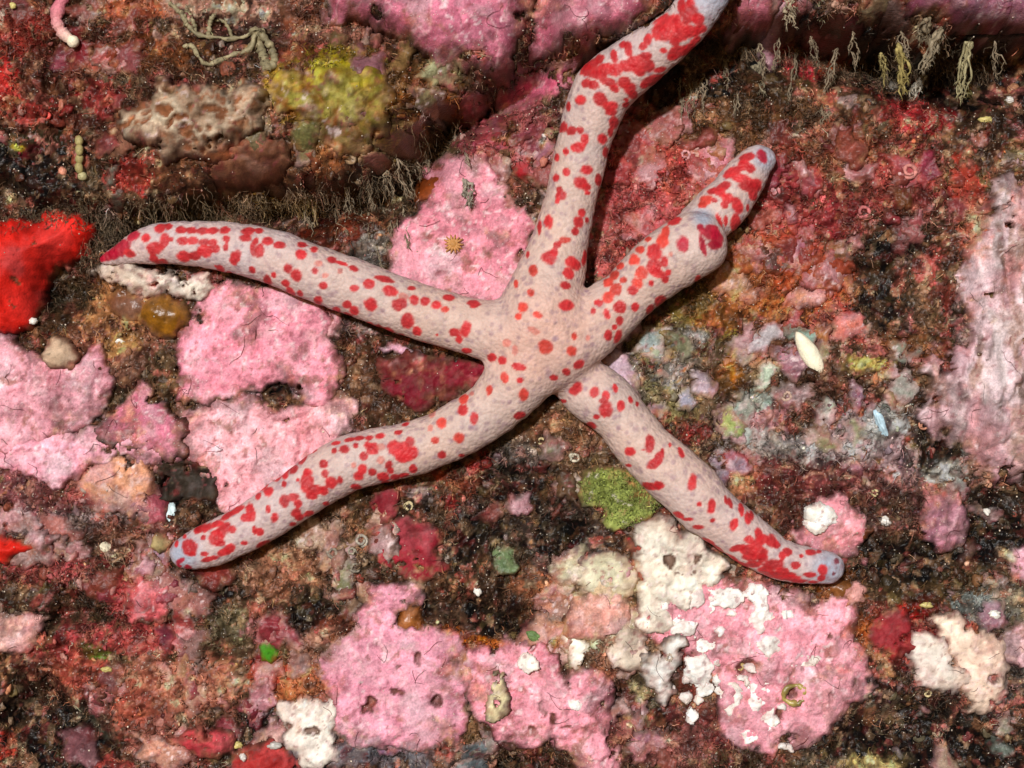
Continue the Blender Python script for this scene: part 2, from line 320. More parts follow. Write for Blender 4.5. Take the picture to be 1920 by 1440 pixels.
# colour zones of the bare rock: x, y, half width, half height, turn, r, g, b
ZONES = [
 (960,720,1400,1000,0,92,68,54),
 (60,150,180,150,0,95,52,42),(30,50,60,40,0,150,52,48),(10,160,25,50,0,190,50,48),(70,210,45,30,0,178,66,62),(200,180,40,25,0,165,60,62),(60,290,90,60,0,48,50,34),(45,270,15,9,0,170,150,30),(70,300,40,30,0,95,30,38),(160,350,150,60,0,60,46,32),(260,20,60,30,0,180,100,70),(420,12,100,30,0,215,165,145),(420,60,70,40,0,58,38,36),(300,110,80,40,0,120,70,40),(560,20,40,40,0,120,70,50),
 (560,110,60,50,0,110,55,40),(700,180,170,90,5,112,80,42),(540,185,50,45,0,160,135,55),(640,165,60,60,0,150,140,35),(625,160,35,35,0,182,180,70),(660,190,40,55,0,130,128,28),(560,200,50,18,-20,130,75,25),(635,215,35,35,0,150,150,70),(700,225,70,40,0,120,105,55),(815,135,38,22,-20,155,155,115),(800,190,60,45,0,120,68,28),(720,270,140,35,0,122,105,75),(600,275,50,30,0,125,110,70),(585,305,50,30,0,150,95,60),(380,310,150,40,0,110,70,50),(470,330,120,40,0,92,66,48),(640,70,100,22,0,135,95,82),(440,290,60,20,0,125,72,48),(480,230,30,40,0,140,125,105),
 (240,330,40,30,-30,175,62,58),(540,388,70,14,0,150,118,40),(640,420,70,40,0,105,42,26),(690,470,28,35,0,130,130,125),(798,345,25,35,0,135,58,18),(350,400,60,15,0,100,95,65),(720,370,60,40,0,80,66,50),
 (930,270,50,60,0,175,82,95),(990,312,22,18,0,150,16,26),(970,230,60,40,0,140,62,70),(1000,270,30,60,0,195,115,118),(955,255,25,25,0,120,85,40),
 (1220,300,110,75,0,188,74,72),(1300,340,90,60,0,190,82,78),(1200,400,70,60,0,192,88,92),(1150,480,50,50,0,185,92,90),(1330,230,120,45,0,108,78,52),(1420,200,90,40,0,98,70,46),(1430,160,60,40,0,70,52,36),(1250,200,60,35,0,130,70,60),(1180,450,20,20,0,120,38,34),
 (1500,110,60,25,0,190,40,62),(1550,112,40,18,0,185,80,25),(1720,215,65,40,0,168,46,54),(1500,320,80,60,0,168,74,66),(1600,280,100,50,0,122,74,52),(1480,400,80,70,0,168,66,70),(1550,400,80,60,0,128,48,52),(1680,330,80,60,0,152,66,64),(1700,450,90,60,0,74,50,36),(1640,500,60,50,0,64,46,36),(1450,470,90,50,0,192,88,66),(1395,540,75,70,0,190,118,72),(1530,560,85,65,0,186,86,56),(1480,595,55,35,0,192,112,62),(1525,570,25,22,0,80,55,35),(1590,595,35,30,0,192,82,76),(1660,580,60,60,0,60,50,36),(1740,510,25,38,0,186,92,86),(1700,640,60,25,0,130,80,46),(1830,420,30,90,0,200,110,90),(1815,330,25,40,0,190,70,60),
 (1300,580,50,40,0,122,108,52),(1250,640,60,40,0,136,126,82),(1280,640,28,24,0,142,150,155),(1370,650,25,35,0,132,126,52),(1350,600,60,25,0,150,94,50),(1450,640,70,50,0,95,62,45),(1620,685,40,18,0,170,158,88),(1560,720,80,40,0,100,72,58),
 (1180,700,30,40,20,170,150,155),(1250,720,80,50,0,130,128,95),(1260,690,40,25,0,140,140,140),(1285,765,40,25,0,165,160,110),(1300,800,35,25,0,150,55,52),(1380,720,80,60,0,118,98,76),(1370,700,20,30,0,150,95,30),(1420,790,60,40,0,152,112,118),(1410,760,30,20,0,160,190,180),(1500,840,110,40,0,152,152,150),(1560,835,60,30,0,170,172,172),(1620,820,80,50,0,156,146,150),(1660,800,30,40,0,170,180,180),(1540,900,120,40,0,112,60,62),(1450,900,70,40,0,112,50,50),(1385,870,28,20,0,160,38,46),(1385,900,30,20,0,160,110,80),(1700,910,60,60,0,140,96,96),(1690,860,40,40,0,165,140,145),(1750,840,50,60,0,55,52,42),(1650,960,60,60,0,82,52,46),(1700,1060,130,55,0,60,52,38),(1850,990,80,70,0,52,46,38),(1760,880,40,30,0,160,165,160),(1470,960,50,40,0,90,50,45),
 (1000,850,90,60,0,108,92,74),(960,900,80,60,0,70,56,50),(985,880,50,60,0,105,100,98),(1060,800,70,40,0,125,90,66),(1080,880,50,60,0,115,95,70),(1040,960,80,50,0,105,82,55),(1050,1010,80,60,0,82,72,68),(900,1000,80,60,0,70,60,55),(870,905,60,25,20,130,60,45),(895,870,30,18,-20,175,65,65),(850,945,12,15,0,170,40,50),(940,1040,60,40,0,80,72,58),
 (600,690,50,60,0,92,62,46),(660,720,50,60,0,98,72,52),(690,780,60,30,0,76,56,42),(700,720,40,50,0,100,68,50),
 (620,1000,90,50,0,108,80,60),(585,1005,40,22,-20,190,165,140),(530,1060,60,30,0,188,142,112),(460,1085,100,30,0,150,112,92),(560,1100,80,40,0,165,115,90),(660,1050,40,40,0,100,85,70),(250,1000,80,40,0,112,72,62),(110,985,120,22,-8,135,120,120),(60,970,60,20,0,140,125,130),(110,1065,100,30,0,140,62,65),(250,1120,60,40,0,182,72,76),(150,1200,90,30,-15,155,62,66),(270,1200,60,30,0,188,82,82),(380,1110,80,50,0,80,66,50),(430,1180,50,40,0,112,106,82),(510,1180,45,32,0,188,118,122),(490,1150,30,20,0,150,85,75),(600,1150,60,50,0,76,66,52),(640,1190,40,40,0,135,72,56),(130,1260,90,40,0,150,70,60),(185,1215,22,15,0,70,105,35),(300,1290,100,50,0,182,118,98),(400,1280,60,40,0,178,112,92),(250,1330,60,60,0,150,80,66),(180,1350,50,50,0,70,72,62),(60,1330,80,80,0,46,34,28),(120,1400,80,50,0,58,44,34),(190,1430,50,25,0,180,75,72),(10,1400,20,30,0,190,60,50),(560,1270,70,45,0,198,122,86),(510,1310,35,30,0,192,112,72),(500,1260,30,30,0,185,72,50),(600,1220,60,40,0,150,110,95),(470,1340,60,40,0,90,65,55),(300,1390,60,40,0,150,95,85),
 (910,1150,130,45,0,70,52,42),(915,1203,55,9,0,176,95,30),(840,1190,30,10,0,170,90,30),(768,1160,24,28,0,150,86,30),(1000,1130,40,40,0,90,70,55),
 (1070,1130,80,50,0,165,105,75),(1130,1160,60,50,0,190,142,126),(1060,1180,45,40,0,178,118,74),(1120,1100,70,30,0,190,170,130),(1085,1220,30,25,0,200,185,150),(1160,1215,40,50,0,200,175,150),(1195,1160,22,70,15,105,46,38),(1130,1250,50,35,0,130,85,65),(1170,1300,70,60,0,92,46,42),(1200,1380,80,50,0,80,55,46),(1180,1360,50,30,0,130,80,76),(1210,1300,25,50,0,130,125,95),(1330,1350,60,50,0,112,55,55),(1300,1280,30,40,0,105,50,40),(1250,1400,60,30,0,150,95,90),
 (700,1420,140,30,0,102,106,116),(860,1415,60,30,0,110,88,80),(960,1435,80,25,0,52,42,38),(870,1340,25,50,0,110,85,60),
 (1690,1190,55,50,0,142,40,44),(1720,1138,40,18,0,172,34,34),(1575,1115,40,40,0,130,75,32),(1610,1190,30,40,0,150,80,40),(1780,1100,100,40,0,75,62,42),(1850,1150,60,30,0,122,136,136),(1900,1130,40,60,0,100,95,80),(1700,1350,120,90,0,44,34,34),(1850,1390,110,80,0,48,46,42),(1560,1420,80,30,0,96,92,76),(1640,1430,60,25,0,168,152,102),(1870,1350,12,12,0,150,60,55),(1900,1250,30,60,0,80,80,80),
 (200,600,120,60,0,165,118,78),(100,560,60,50,0,58,52,40),(260,650,90,40,0,128,88,72),(180,660,80,40,0,135,85,70),(260,700,60,40,0,120,86,72),(320,700,40,50,0,88,72,52),(210,740,40,30,0,60,50,36),(225,640,30,20,0,190,150,95),(60,915,90,45,0,135,82,86),(150,930,40,30,0,150,80,80),(340,900,60,40,0,66,56,44),(130,890,40,20,0,160,95,90),
]

# pink, white and red crusts: name, label, category, outline, colour, thickness, lobe height, extras
PK = (226, 134, 154)
CRUSTS = [
 ('coralline_crust', 'bright pink coralline crust framed by the upward and leftward arms of the sea star', 'coralline algae', [(790,310),(830,300),(870,285),(905,300),(930,330),(945,370),(975,385),(1000,430),(995,470),(970,510),(955,565),(900,572),(820,552),(750,528),(735,505),(740,485),(728,475),(720,450),(745,420),(775,400),(800,380),(805,345)], (222,136,152), .22, .05, {}),
 ('coralline_crust', 'large smooth pink crust overhanging at the top edge left of the raised arm', 'coralline algae', [(603,-60),(600,15),(640,22),(700,30),(725,45),(770,75),(820,100),(880,122),(930,140),(960,132),(975,90),(985,50),(1000,10),(1010,-60)], (196,110,132), .35, .10, {'z': 2.3}),
 ('coralline_crust', 'dusky mauve crust at the top edge touching the raised arm', 'coralline algae', [(1005,-60),(1000,30),(985,100),(1010,98),(1050,85),(1090,92),(1120,78),(1180,50),(1225,20),(1250,-60)], (186,98,118), .18, .10, {'z': 1.7}),
 ('coralline_crust', 'narrow magenta-pink crust strip below the dark diagonal crack', 'coralline algae', [(962,168),(1010,142),(1060,118),(1092,118),(1072,152),(1042,172),(1022,190),(985,200),(955,196),(940,206),(948,182)], (192,88,114), .16, .05, {}),
 ('coralline_crust', 'tiny pink crust scrap at the lip of the mossy ridge', 'coralline algae', [(857,207),(868,180),(885,167),(905,172),(902,192),(878,212)], (206,96,120), .16, .04, {'z': 1.3}),
 ('coralline_crust', 'rounded pale pink crust directly under the leftward arm', 'coralline algae', [(480,542),(440,538),(400,553),(370,570),(352,600),(335,630),(325,660),(328,700),(335,742),(380,748),(430,735),(470,718),(510,700),(540,708),(570,738),(598,748),(630,728),(634,690),(622,655),(605,628),(612,600),(590,575),(560,560),(520,545)], (228,142,160), .30, .08, {}),
 ('coralline_crust', 'pale shell-pink crust above the lower left arm', 'coralline algae', [(352,790),(348,768),(380,756),(440,752),(480,757),(520,770),(560,764),(600,755),(640,742),(656,768),(642,800),(612,820),(575,850),(530,890),(490,920),(460,940),(430,948),(402,932),(392,902),(370,882),(350,855),(343,820)], (236,166,174), .24, .12, {}),
 ('coralline_crust', 'pink lilac crust at the left edge below the red sponge', 'coralline algae', [(-60,630),(20,640),(60,665),(90,690),(140,692),(160,664),(182,668),(198,700),(200,738),(185,770),(150,798),(90,810),(60,828),(30,838),(-60,850)], (222,156,168), .26, .12, {}),
 ('coralline_crust', 'wide wavy pale pink crust band near the left edge', 'coralline algae', [(-20,860),(10,842),(60,832),(140,803),(200,792),(232,800),(300,812),(346,835),(342,868),(320,880),(282,872),(240,852),(200,862),(160,867),(130,892),(100,906),(60,892),(20,876)], (232,162,178), .24, .12, {}),
 ('coralline_crust', 'dark rose triangular crust plate overlying the wavy pale band', 'coralline algae', [(190,832),(212,782),(240,748),(262,722),(284,744),(310,765),(338,800),(348,838),(320,850),(268,838),(222,828)], (198,112,134), .20, .05, {'lift': .14}),
 ('coralline_crust', 'tan orange crust below the wavy pale pink band', 'coralline algae', [(150,902),(170,872),(230,864),(262,854),(278,874),(286,910),(296,942),(280,968),(230,962),(180,948)], (216,152,116), .18, .08, {}),
 ('coralline_crust', 'big mauve pink crust with dark pits at the bottom edge left of centre', 'coralline algae', [(675,1155),(700,1132),(690,1108),(735,1094),(782,1108),(772,1138),(745,1150),(745,1186),(790,1192),(812,1176),(855,1190),(862,1216),(872,1260),(880,1310),(874,1360),(850,1392),(800,1402),(740,1396),(690,1396),(650,1388),(630,1370),(626,1338),(615,1310),(600,1290),(588,1266),(610,1240),(650,1212),(668,1180)], (218,142,162), .22, .06, {'pits': [(680,1325,14,10),(820,1318,11,12),(790,1240,8,14),(745,1300,14,7),(717,1320,4,5),(718,1253,5,4),(700,1262,4,3),(750,1254,5,4),(678,1284,4,5),(700,1228,5,4)]}),
 ('coralline_crust', 'knobbly pink crust at the bottom edge right of centre with two white chips', 'coralline algae', [(872,1216),(960,1211),(1010,1216),(1040,1242),(1046,1270),(1068,1282),(1092,1262),(1130,1272),(1152,1302),(1136,1330),(1142,1370),(1162,1410),(1172,1470),(1124,1470),(1090,1424),(1052,1412),(1045,1388),(1030,1380),(992,1400),(962,1410),(940,1396),(932,1370),(892,1352),(878,1310),(866,1262)], (222,144,158), .30, .16, {'pits': [(1035,1345,8,10),(990,1360,10,5),(1060,1362,8,4),(1012,1330,5,10)]}),
 ('coralline_crust', 'large rose crust blotched with white patches near the lower right arm', 'coralline algae', [(1215,1180),(1262,1130),(1300,1100),(1360,1086),(1440,1110),(1500,1124),(1560,1140),(1596,1130),(1612,1150),(1602,1180),(1622,1230),(1636,1270),(1642,1302),(1592,1322),(1580,1346),(1550,1372),(1500,1392),(1450,1402),(1400,1398),(1360,1382),(1350,1340),(1352,1290),(1340,1262),(1300,1240),(1282,1205),(1240,1210)], (232,150,164), .26, .10, {'pits': [(1487,1300,12,14),(1400,1245,20,10),(1490,1375,10,9),(1460,1345,9,8),(1557,1310,7,14),(1560,1187,6,6)]}),
 ('coralline_crust', 'small lobed pink crust capped with white beside the lower right arm tip', 'coralline algae', [(1485,1002),(1508,992),(1522,972),(1545,945),(1570,930),(1590,938),(1598,955),(1612,970),(1616,992),(1602,1012),(1606,1032),(1570,1040),(1530,1032),(1500,1018)], (230,140,150), .32, .10, {}),
 ('coralline_crust', 'faded lilac crust knob right of the white-capped pink crust', 'coralline algae', [(1745,960),(1760,930),(1800,930),(1816,950),(1822,985),(1802,1012),(1770,1022),(1742,1002)], (205,142,162), .30, .10, {}),
 ('coralline_crust', 'tall pale lilac crust covering the rock along the right edge', 'coralline algae', [(1738,692),(1762,664),(1800,646),(1836,602),(1818,560),(1808,520),(1832,470),(1852,400),(1868,350),(1890,325),(1990,290),(1990,900),(1892,902),(1872,880),(1860,906),(1840,896),(1830,860),(1800,850),(1780,820),(1752,790),(1742,750),(1762,712)], (216,188,192), .30, .22, {'streak': True, 'nick': 2.4}),
 ('coralline_crust', 'purple crust jutting out at the top right corner', 'coralline algae', [(1715,-60),(1722,10),(1770,18),(1800,38),(1850,58),(1900,64),(1990,60),(1990,-60)], (150,86,110), .30, .10, {'z': 2.5}),
 ('coralline_crust', 'small salmon crust scrap at the left edge near the bottom', 'coralline algae', [(-40,1170),(40,1160),(78,1166),(62,1200),(30,1220),(-40,1228)], (228,178,158), .2, .06, {}),
 ('coralline_crust', 'thin lilac crust sliver under the lower edge of the leftward arm', 'coralline algae', [(712,660),(735,640),(780,650),(800,662),(760,668),(738,664)], (205,150,172), .14, .04, {}),
 ('coralline_crust', 'grey lilac crust in the fork between right and lower right arms', 'coralline algae', [(1125,690),(1150,665),(1172,682),(1188,720),(1192,740),(1170,730),(1140,705)], (172,146,158), .2, .08, {}),
 ('coralline_crust', 'small blush crust lobe beside the dark brown hollow right of the arm tip', 'coralline algae', [(1595,1105),(1610,1094),(1624,1105),(1620,1128),(1600,1136),(1592,1120)], (232,168,160), .2, .06, {}),
 ('coralline_crust', 'pale pink crust scrap at the right edge above the bottom corner', 'coralline algae', [(1892,1190),(1930,1170),(1990,1180),(1990,1245),(1930,1246),(1896,1232)], (225,185,190), .22, .08, {}),
 ('coralline_crust', 'pale pink crust patch at the right edge below the tall lilac crust', 'coralline algae', [(1905,1040),(1930,1025),(1990,1020),(1990,1100),(1920,1095),(1900,1072)], (212,160,175), .22, .08, {}),
 ('coralline_crust', 'pink crust bit at the top edge right of the raised arm tip', 'coralline algae', [(1372,-50),(1380,10),(1400,40),(1445,44),(1468,18),(1460,-50)], (196,112,128), .2, .1, {'z': 1.9}),
 ('coralline_crust', 'beige pink knobbly crust left of the large white blotch', 'coralline algae', [(1060,1160),(1090,1130),(1130,1120),(1170,1135),(1176,1170),(1150,1195),(1110,1190),(1072,1185)], (196,142,126), .2, .12, {}),
 ('coralline_crust', 'rosy crust lumps left of the small bright green ball', 'coralline algae', [(250,1110),(275,1085),(310,1090),(320,1130),(290,1155),(250,1150)], (192,82,86), .18, .1, {}),
 ('white_crust', 'bleached white crust hugging the underside of the lower right arm', 'crust', [(1196,1000),(1208,985),(1235,968),(1256,985),(1276,1004),(1300,1000),(1312,1016),(1322,1036),(1350,1050),(1362,1072),(1340,1088),(1310,1102),(1292,1120),(1272,1142),(1256,1172),(1235,1187),(1214,1186),(1203,1160),(1213,1130),(1205,1100),(1209,1060),(1200,1030)], (238,232,214), .30, .12, {'white': True, 'pits': [(1263,1052,11,10),(1307,1050,8,8),(1297,1075,4,4),(1275,1073,3,3)]}),
 ('white_crust', 'creamy white crust chip at the bottom edge below the orange patch', 'crust', [(527,1340),(535,1325),(570,1315),(610,1315),(625,1340),(626,1370),(628,1400),(632,1426),(600,1442),(570,1436),(545,1405),(530,1385),(545,1370),(540,1355)], (240,230,216), .28, .08, {'white': True, 'pits': [(592,1372,14,8),(545,1358,10,7)]}),
 ('white_crust', 'ivory two-lobed crust near the right edge, its left and lower lobes', 'crust', [(1715,1220),(1735,1205),(1765,1205),(1782,1225),(1788,1250),(1812,1258),(1822,1272),(1802,1286),(1770,1281),(1730,1282),(1718,1260)], (234,222,206), .28, .08, {'white': True}),
 ('white_crust', 'pinkish ivory crust shaped like a boot near the right edge', 'crust', [(1755,1172),(1800,1164),(1830,1184),(1870,1190),(1882,1212),(1879,1250),(1873,1290),(1868,1322),(1850,1338),(1825,1330),(1815,1302),(1824,1266),(1795,1240),(1778,1204)], (234,206,184), .28, .08, {'white': True}),
 ('white_crust', 'cream flake lying on the knobbly pink crust at the bottom', 'crust', [(912,1270),(937,1264),(945,1280),(938,1293),(945,1312),(942,1332),(925,1327),(915,1305)], (238,228,178), .16, .03, {'white': True, 'lift': .26}),
 ('white_crust', 'small white block of crust left of the dark maroon gap', 'crust', [(1056,1200),(1075,1195),(1100,1210),(1112,1235),(1095,1250),(1075,1250),(1068,1225)], (238,234,216), .24, .06, {'white': True}),
 ('white_crust', 'diagonal white crust bar on the left shoulder of the large rose crust', 'crust', [(1208,1238),(1240,1222),(1272,1200),(1284,1210),(1274,1240),(1250,1262),(1246,1285),(1260,1308),(1240,1315),(1222,1290),(1218,1262)], (238,236,228), .30, .08, {'white': True, 'lift': .12}),
 ('white_crust', 'ragged off-white crust between brown crust and the white bar', 'crust', [(1150,1225),(1165,1190),(1185,1200),(1200,1220),(1210,1245),(1190,1262),(1165,1250)], (212,196,176), .2, .12, {'white': True}),
 ('white_crust', 'speckled cream crust beside the green algae tuft', 'crust', [(1085,1085),(1110,1060),(1140,1050),(1170,1058),(1190,1085),(1180,1110),(1140,1115),(1105,1105)], (196,190,160), .16, .12, {'white': True}),
 ('red_crust', 'deep crimson crust between the leftward and lower left arms', 'encrusting sponge', [(715,668),(760,666),(830,670),(890,682),(915,690),(895,720),(860,742),(800,768),(778,772),(742,742),(715,730),(712,700)], (124,24,40), .14, .12, {'red': True}),
 ('red_crust', 'crimson square crust below the lower left arm', 'encrusting sponge', [(705,980),(720,972),(780,985),(812,988),(828,1010),(818,1040),(838,1062),(800,1076),(760,1072),(722,1062),(706,1030)], (150,34,48), .16, .14, {'red': True}),
 ('red_crust', 'ragged dark red crust touching the lower left arm from below', 'encrusting sponge', [(682,945),(715,925),(745,930),(750,958),(735,970),(700,972)], (136,30,42), .12, .10, {'red': True}),
 ('red_crust', 'lobed brick red sponge at the bottom edge left of the cream chip', 'encrusting sponge', [(338,1402),(350,1380),(375,1370),(400,1380),(426,1386),(428,1410),(404,1424),(365,1420)], (184,54,62), .34, .06, {'red': True, 'pits': [(386,1408,4,4)]}),
 ('red_crust', 'dark red crust below the brick red sponge at the bottom edge', 'encrusting sponge', [(440,1420),(480,1408),(530,1410),(560,1440),(580,1470),(430,1470)], (176,48,46), .2, .12, {'red': True}),
 ('red_crust', 'small blood red crust beside the left side of the white blotch', 'encrusting sponge', [(1186,1010),(1196,1015),(1200,1040),(1212,1040),(1210,1075),(1195,1098),(1184,1080),(1190,1050)], (160,26,36), .14, .05, {'red': True}),
 ('red_crust', 'crimson crust patch left of the two-lobed ivory crusts', 'encrusting sponge', [(1655,1160),(1690,1148),(1706,1170),(1705,1215),(1680,1228),(1650,1212),(1640,1185)], (140,38,44), .16, .12, {'red': True}),
 ('red_crust', 'round red patch in the gap beside the raised arm', 'encrusting sponge', [(972,305),(985,295),(998,302),(998,325),(982,332),(970,322)], (156,14,26), .12, .02, {'red': True}),
 ('red_sponge', 'big vivid red smooth sponge at the left edge', 'sponge', [(-60,396),(40,405),(80,400),(150,398),(182,425),(176,450),(145,478),(112,500),(82,520),(74,560),(60,592),(36,625),(8,622),(-60,612)], (198,30,20), .75, .05, {'sponge': True, 'pits': [(60,455,4,4),(105,440,4,3),(30,520,4,4),(130,425,3,3),(20,570,3,4)]}),
 ('ruffled_alga', 'blotchy brown crust netted with pale scalloped ridges at the upper left', 'algae', [(205,235),(215,210),(250,205),(262,190),(285,200),(292,165),(300,150),(325,172),(350,150),(385,160),(420,170),(452,150),(478,165),(492,200),(482,240),(450,262),(425,278),(385,292),(345,290),(310,282),(290,262),(240,262)], (136,86,56), .45, .26, {'retic': True, 'z': 2.0}),
 ('ruffled_alga', 'thin brown leafy flap hanging below the pale netted crust', 'algae', [(395,320),(400,295),(440,280),(500,262),(530,270),(540,295),(500,318),(450,335),(410,340)], (118,76,54), .22, .14, {'z': 1.9, 'red': True}),
 ('yellow_sponge', 'diffuse olive yellow sponge on the rounded mossy ridge', 'sponge', [(508,160),(530,140),(575,138),(620,128),(660,120),(700,128),(728,150),(735,190),(715,230),(680,262),(640,268),(612,245),(590,225),(600,205),(560,215),(520,200)], (112,100,34), .22, .30, {'z': 2.0, 'yellow': True}),
 ('white_tube', 'whitish calcified tube tucked under the end of the leftward arm', 'worm tube', [(172,510),(200,498),(260,500),(320,506),(352,512),(378,520),(385,540),(372,556),(350,552),(335,540),(290,545),(250,542),(210,540),(182,530)], (226,216,198), .40, .10, {'white': True, 'lift': .0}),
 ('amber_tunicate', 'amber tunicate under the tip of the leftward arm', 'tunicate', [(258,572),(280,548),(315,545),(345,562),(350,592),(335,622),(300,634),(270,624),(256,600)], (142,92,20), .40, .05, {'sponge': True, 'gloss': True}),
 ('brown_tunicate', 'dark brown lump left of the amber tunicate', 'tunicate', [(198,568),(215,545),(245,542),(266,555),(268,580),(252,600),(225,598),(205,588)], (106,60,34), .30, .08, {'sponge': True, 'gloss': True}),
 ('beige_sponge', 'round beige sponge on the pink crust below the red sponge', 'sponge', [(80,655),(92,638),(115,638),(132,655),(138,680),(122,700),(98,698),(82,682)], (198,168,140), .40, .06, {'sponge': True, 'lift': .15}),
 ('olive_sponge', 'small olive beige ball beside the lower left arm tip', 'sponge', [(275,1015),(285,1002),(305,998),(320,1010),(318,1030),(300,1040),(280,1034)], (158,138,92), .30, .06, {'sponge': True}),
 ('green_alga', 'bright green ball of algae near the bottom left', 'algae', [(486,1224),(492,1208),(510,1206),(524,1216),(524,1234),(510,1246),(492,1240)], (62,132,20), .30, .12, {'sponge': True}),
 ('brown_tunicate', 'orange brown blob at the upper left corner of the framed pink crust', 'tunicate', [(778,345),(785,318),(805,312),(822,325),(822,352),(808,378),(785,388),(776,368)], (128,58,20), .26, .06, {'sponge': True, 'gloss': True}),
 ('brown_tunicate', 'orange brown patch in the notch of the big mauve crust', 'tunicate', [(746,1152),(760,1138),(785,1138),(792,1160),(788,1184),(765,1190),(746,1182)], (150,88,34), .22, .06, {'sponge': True, 'gloss': True}),
 ('brown_tunicate', 'brown patch right of the lower right arm tip', 'tunicate', [(1552,1105),(1562,1085),(1588,1086),(1604,1102),(1600,1128),(1578,1138),(1558,1128)], (122,74,34), .22, .08, {'sponge': True, 'gloss': True}),
 ('brown_tunicate', 'small rusty patch on the edge of the white-capped pink crust', 'tunicate', [(1604,992),(1612,975),(1628,985),(1628,1006),(1614,1018),(1604,1008)], (140,72,40), .22, .05, {'sponge': True, 'gloss': True, 'lift': .1}),
 ('grey_tunicate', 'pale grey green growth high on the rounded mossy ridge', 'tunicate', [(778,148),(790,130),(825,116),(846,118),(842,135),(815,150),(790,156)], (156,156,118), .24, .05, {'sponge': True}),
 ('dark_sponge', 'dark fuzzy sponge between pale crusts left of the lower left arm', 'sponge', [(300,900),(312,878),(345,868),(375,880),(398,900),(400,930),(370,935),(335,930),(308,925)], (50,42,34), .30, .20, {'red': True}),
 ('green_alga', 'lime green mossy algae tuft beside the lower right arm', 'algae', [(1095,905),(1120,880),(1150,885),(1180,888),(1205,912),(1242,946),(1216,962),(1200,978),(1165,988),(1140,972),(1132,948),(1098,940)], (140,150,76), .24, .26, {'lime': True}),
 ('red_sponge', 'small vivid red sponge at the left edge below the pink crusts', 'sponge', [(-60,985),(10,1003),(50,1012),(68,1024),(50,1046),(20,1056),(-60,1048)], (204,34,22), .4, .03, {'sponge': True}),
]
# white blotches grown on the large rose crust: x, y, half width, half height
BLOTCHES = [(1300,1118,16,12),(1360,1118,26,16),(1425,1122,20,26),(1432,1158,16,15),(1280,1178,20,12),(1320,1208,13,11),(1350,1185,8,8),(1388,1190,7,7),(1302,1255,20,26),(1318,1282,14,14),(1375,1312,18,26),(1425,1306,18,21),(1450,1220,18,24),(1466,1275,22,18),(1507,1238,23,11),(1512,1276,16,11),(1588,1240,7,9),(1508,1184,8,6),(1442,1348,11,14),(1470,1396,16,5),(1405,1382,14,9)]
# ------------------------------------------------------------------ the rock wall
STEP = 0.029
gx = np.arange(-12.6, 12.6, STEP); gy = np.arange(-9.8, 9.8, STEP)
X, Y = np.meshgrid(gx, gy)                       # rows: up, columns: right
NX, NY = len(gx), len(gy)

def W2(pts, z=0.0):
    return [tuple(at(p[0], p[1], z)[:2]) for p in pts]

wx = X + 0.25 * fbm(X * .9, Y * .9, 1, 3); wy = Y + 0.25 * fbm(X * .9 + 40, Y * .9, 2, 3)
H = 0.22 * fbm(X * .28, Y * .28, 3, 2) + 0.12 * fbm(X * .8, Y * .8, 4, 3)
def ledge(poly, lift, edge, z):
    global H
    sd = poly_sd(wx, wy, W2(poly, z))
    H = H + lift * sstep(-edge * .3, edge, sd)
ledge([(-400,335),(0,352),(60,388),(170,400),(215,432),(300,398),(420,388),(520,368),(620,372),(700,350),(760,298),(830,250),(862,222),(905,180),(960,140),(1010,100),(1010,-500),(-400,-500)], .85, .45, .9)
ledge([(180,300),(260,120),(330,60),(500,90),(560,60),(700,60),(800,120),(850,190),(800,250),(700,300),(560,340),(380,350)], .75, .9, 1.6)
ledge([(598,-400),(596,18),(640,24),(700,32),(725,47),(770,77),(820,102),(880,124),(935,142),(968,134),(1000,105),(1100,95),(1240,38),(1300,-20),(1300,-400)], .75, .16, 1.9)
ledge([(1040,-400),(1040,95),(1150,80),(1240,45),(1350,62),(1420,44),(1480,52),(1560,62),(1640,82),(1700,72),(1735,108),(1762,92),(1800,58),(1860,76),(1960,70),(2500,60),(2500,-400)], 1.25, .28, 1.4)
ledge([(1712,-400),(1718,12),(1770,20),(1800,40),(1850,60),(1900,66),(2500,60),(2500,-400)], .7, .14, 2.2)
ledge([(1735,690),(1800,640),(1830,560),(1820,420),(1850,310),(2500,250),(2500,920),(1870,905),(1800,860)], .7, .9, .6)
def dent(px, py, rx, ry, depth, ang=0):
    global H
    c = at(px, py); a = math.radians(-ang)
    dx, dy = wx - c[0], wy - c[1]
    u = (dx * math.cos(a) + dy * math.sin(a)) / (rx / 100); v = (-dx * math.sin(a) + dy * math.cos(a)) / (ry / 100)
    H = H - depth * np.exp(-(u * u + v * v))
for d_ in [(1800,140,190,60,2.0),(1500,100,190,38,1.1),(1650,125,80,40,.7),(1245,185,70,50,.6),(1180,260,45,90,.3),(1150,420,40,120,.15),(1690,1370,110,70,.8),(1860,1400,120,60,.8),(60,1350,90,70,.8),(170,1370,45,45,.6),(345,905,45,30,.6),(500,735,60,14,.3),(120,545,60,45,.6),(920,1150,110,26,.6),(1190,1310,70,50,.5),(1190,1165,22,60,.35),(1740,830,45,70,.45),(1690,1060,130,45,.4),(1870,1000,80,70,.5),(1640,520,70,60,.4),(80,300,100,60,.4),(130,110,70,30,.4),(450,55,70,25,.4),(960,910,70,60,.3),(900,1010,80,60,.3),(240,745,40,20,.4),(965,1435,90,30,.6),(1300,1300,40,40,.3),(720,700,90,50,.15)]:
    dent(*d_)
def crease(pts, depth, w):
    global H
    H = H - depth * np.exp(-(line_d(wx, wy, W2(pts, .5)) / w) ** 2)
crease([(250,420),(330,408),(470,398),(620,388),(720,360),(770,318),(840,262),(880,232),(930,190),(1010,125)], 1.2, .27)
crease([(1330,60),(1420,60),(1500,72),(1600,90),(1700,100)], .3, .2)
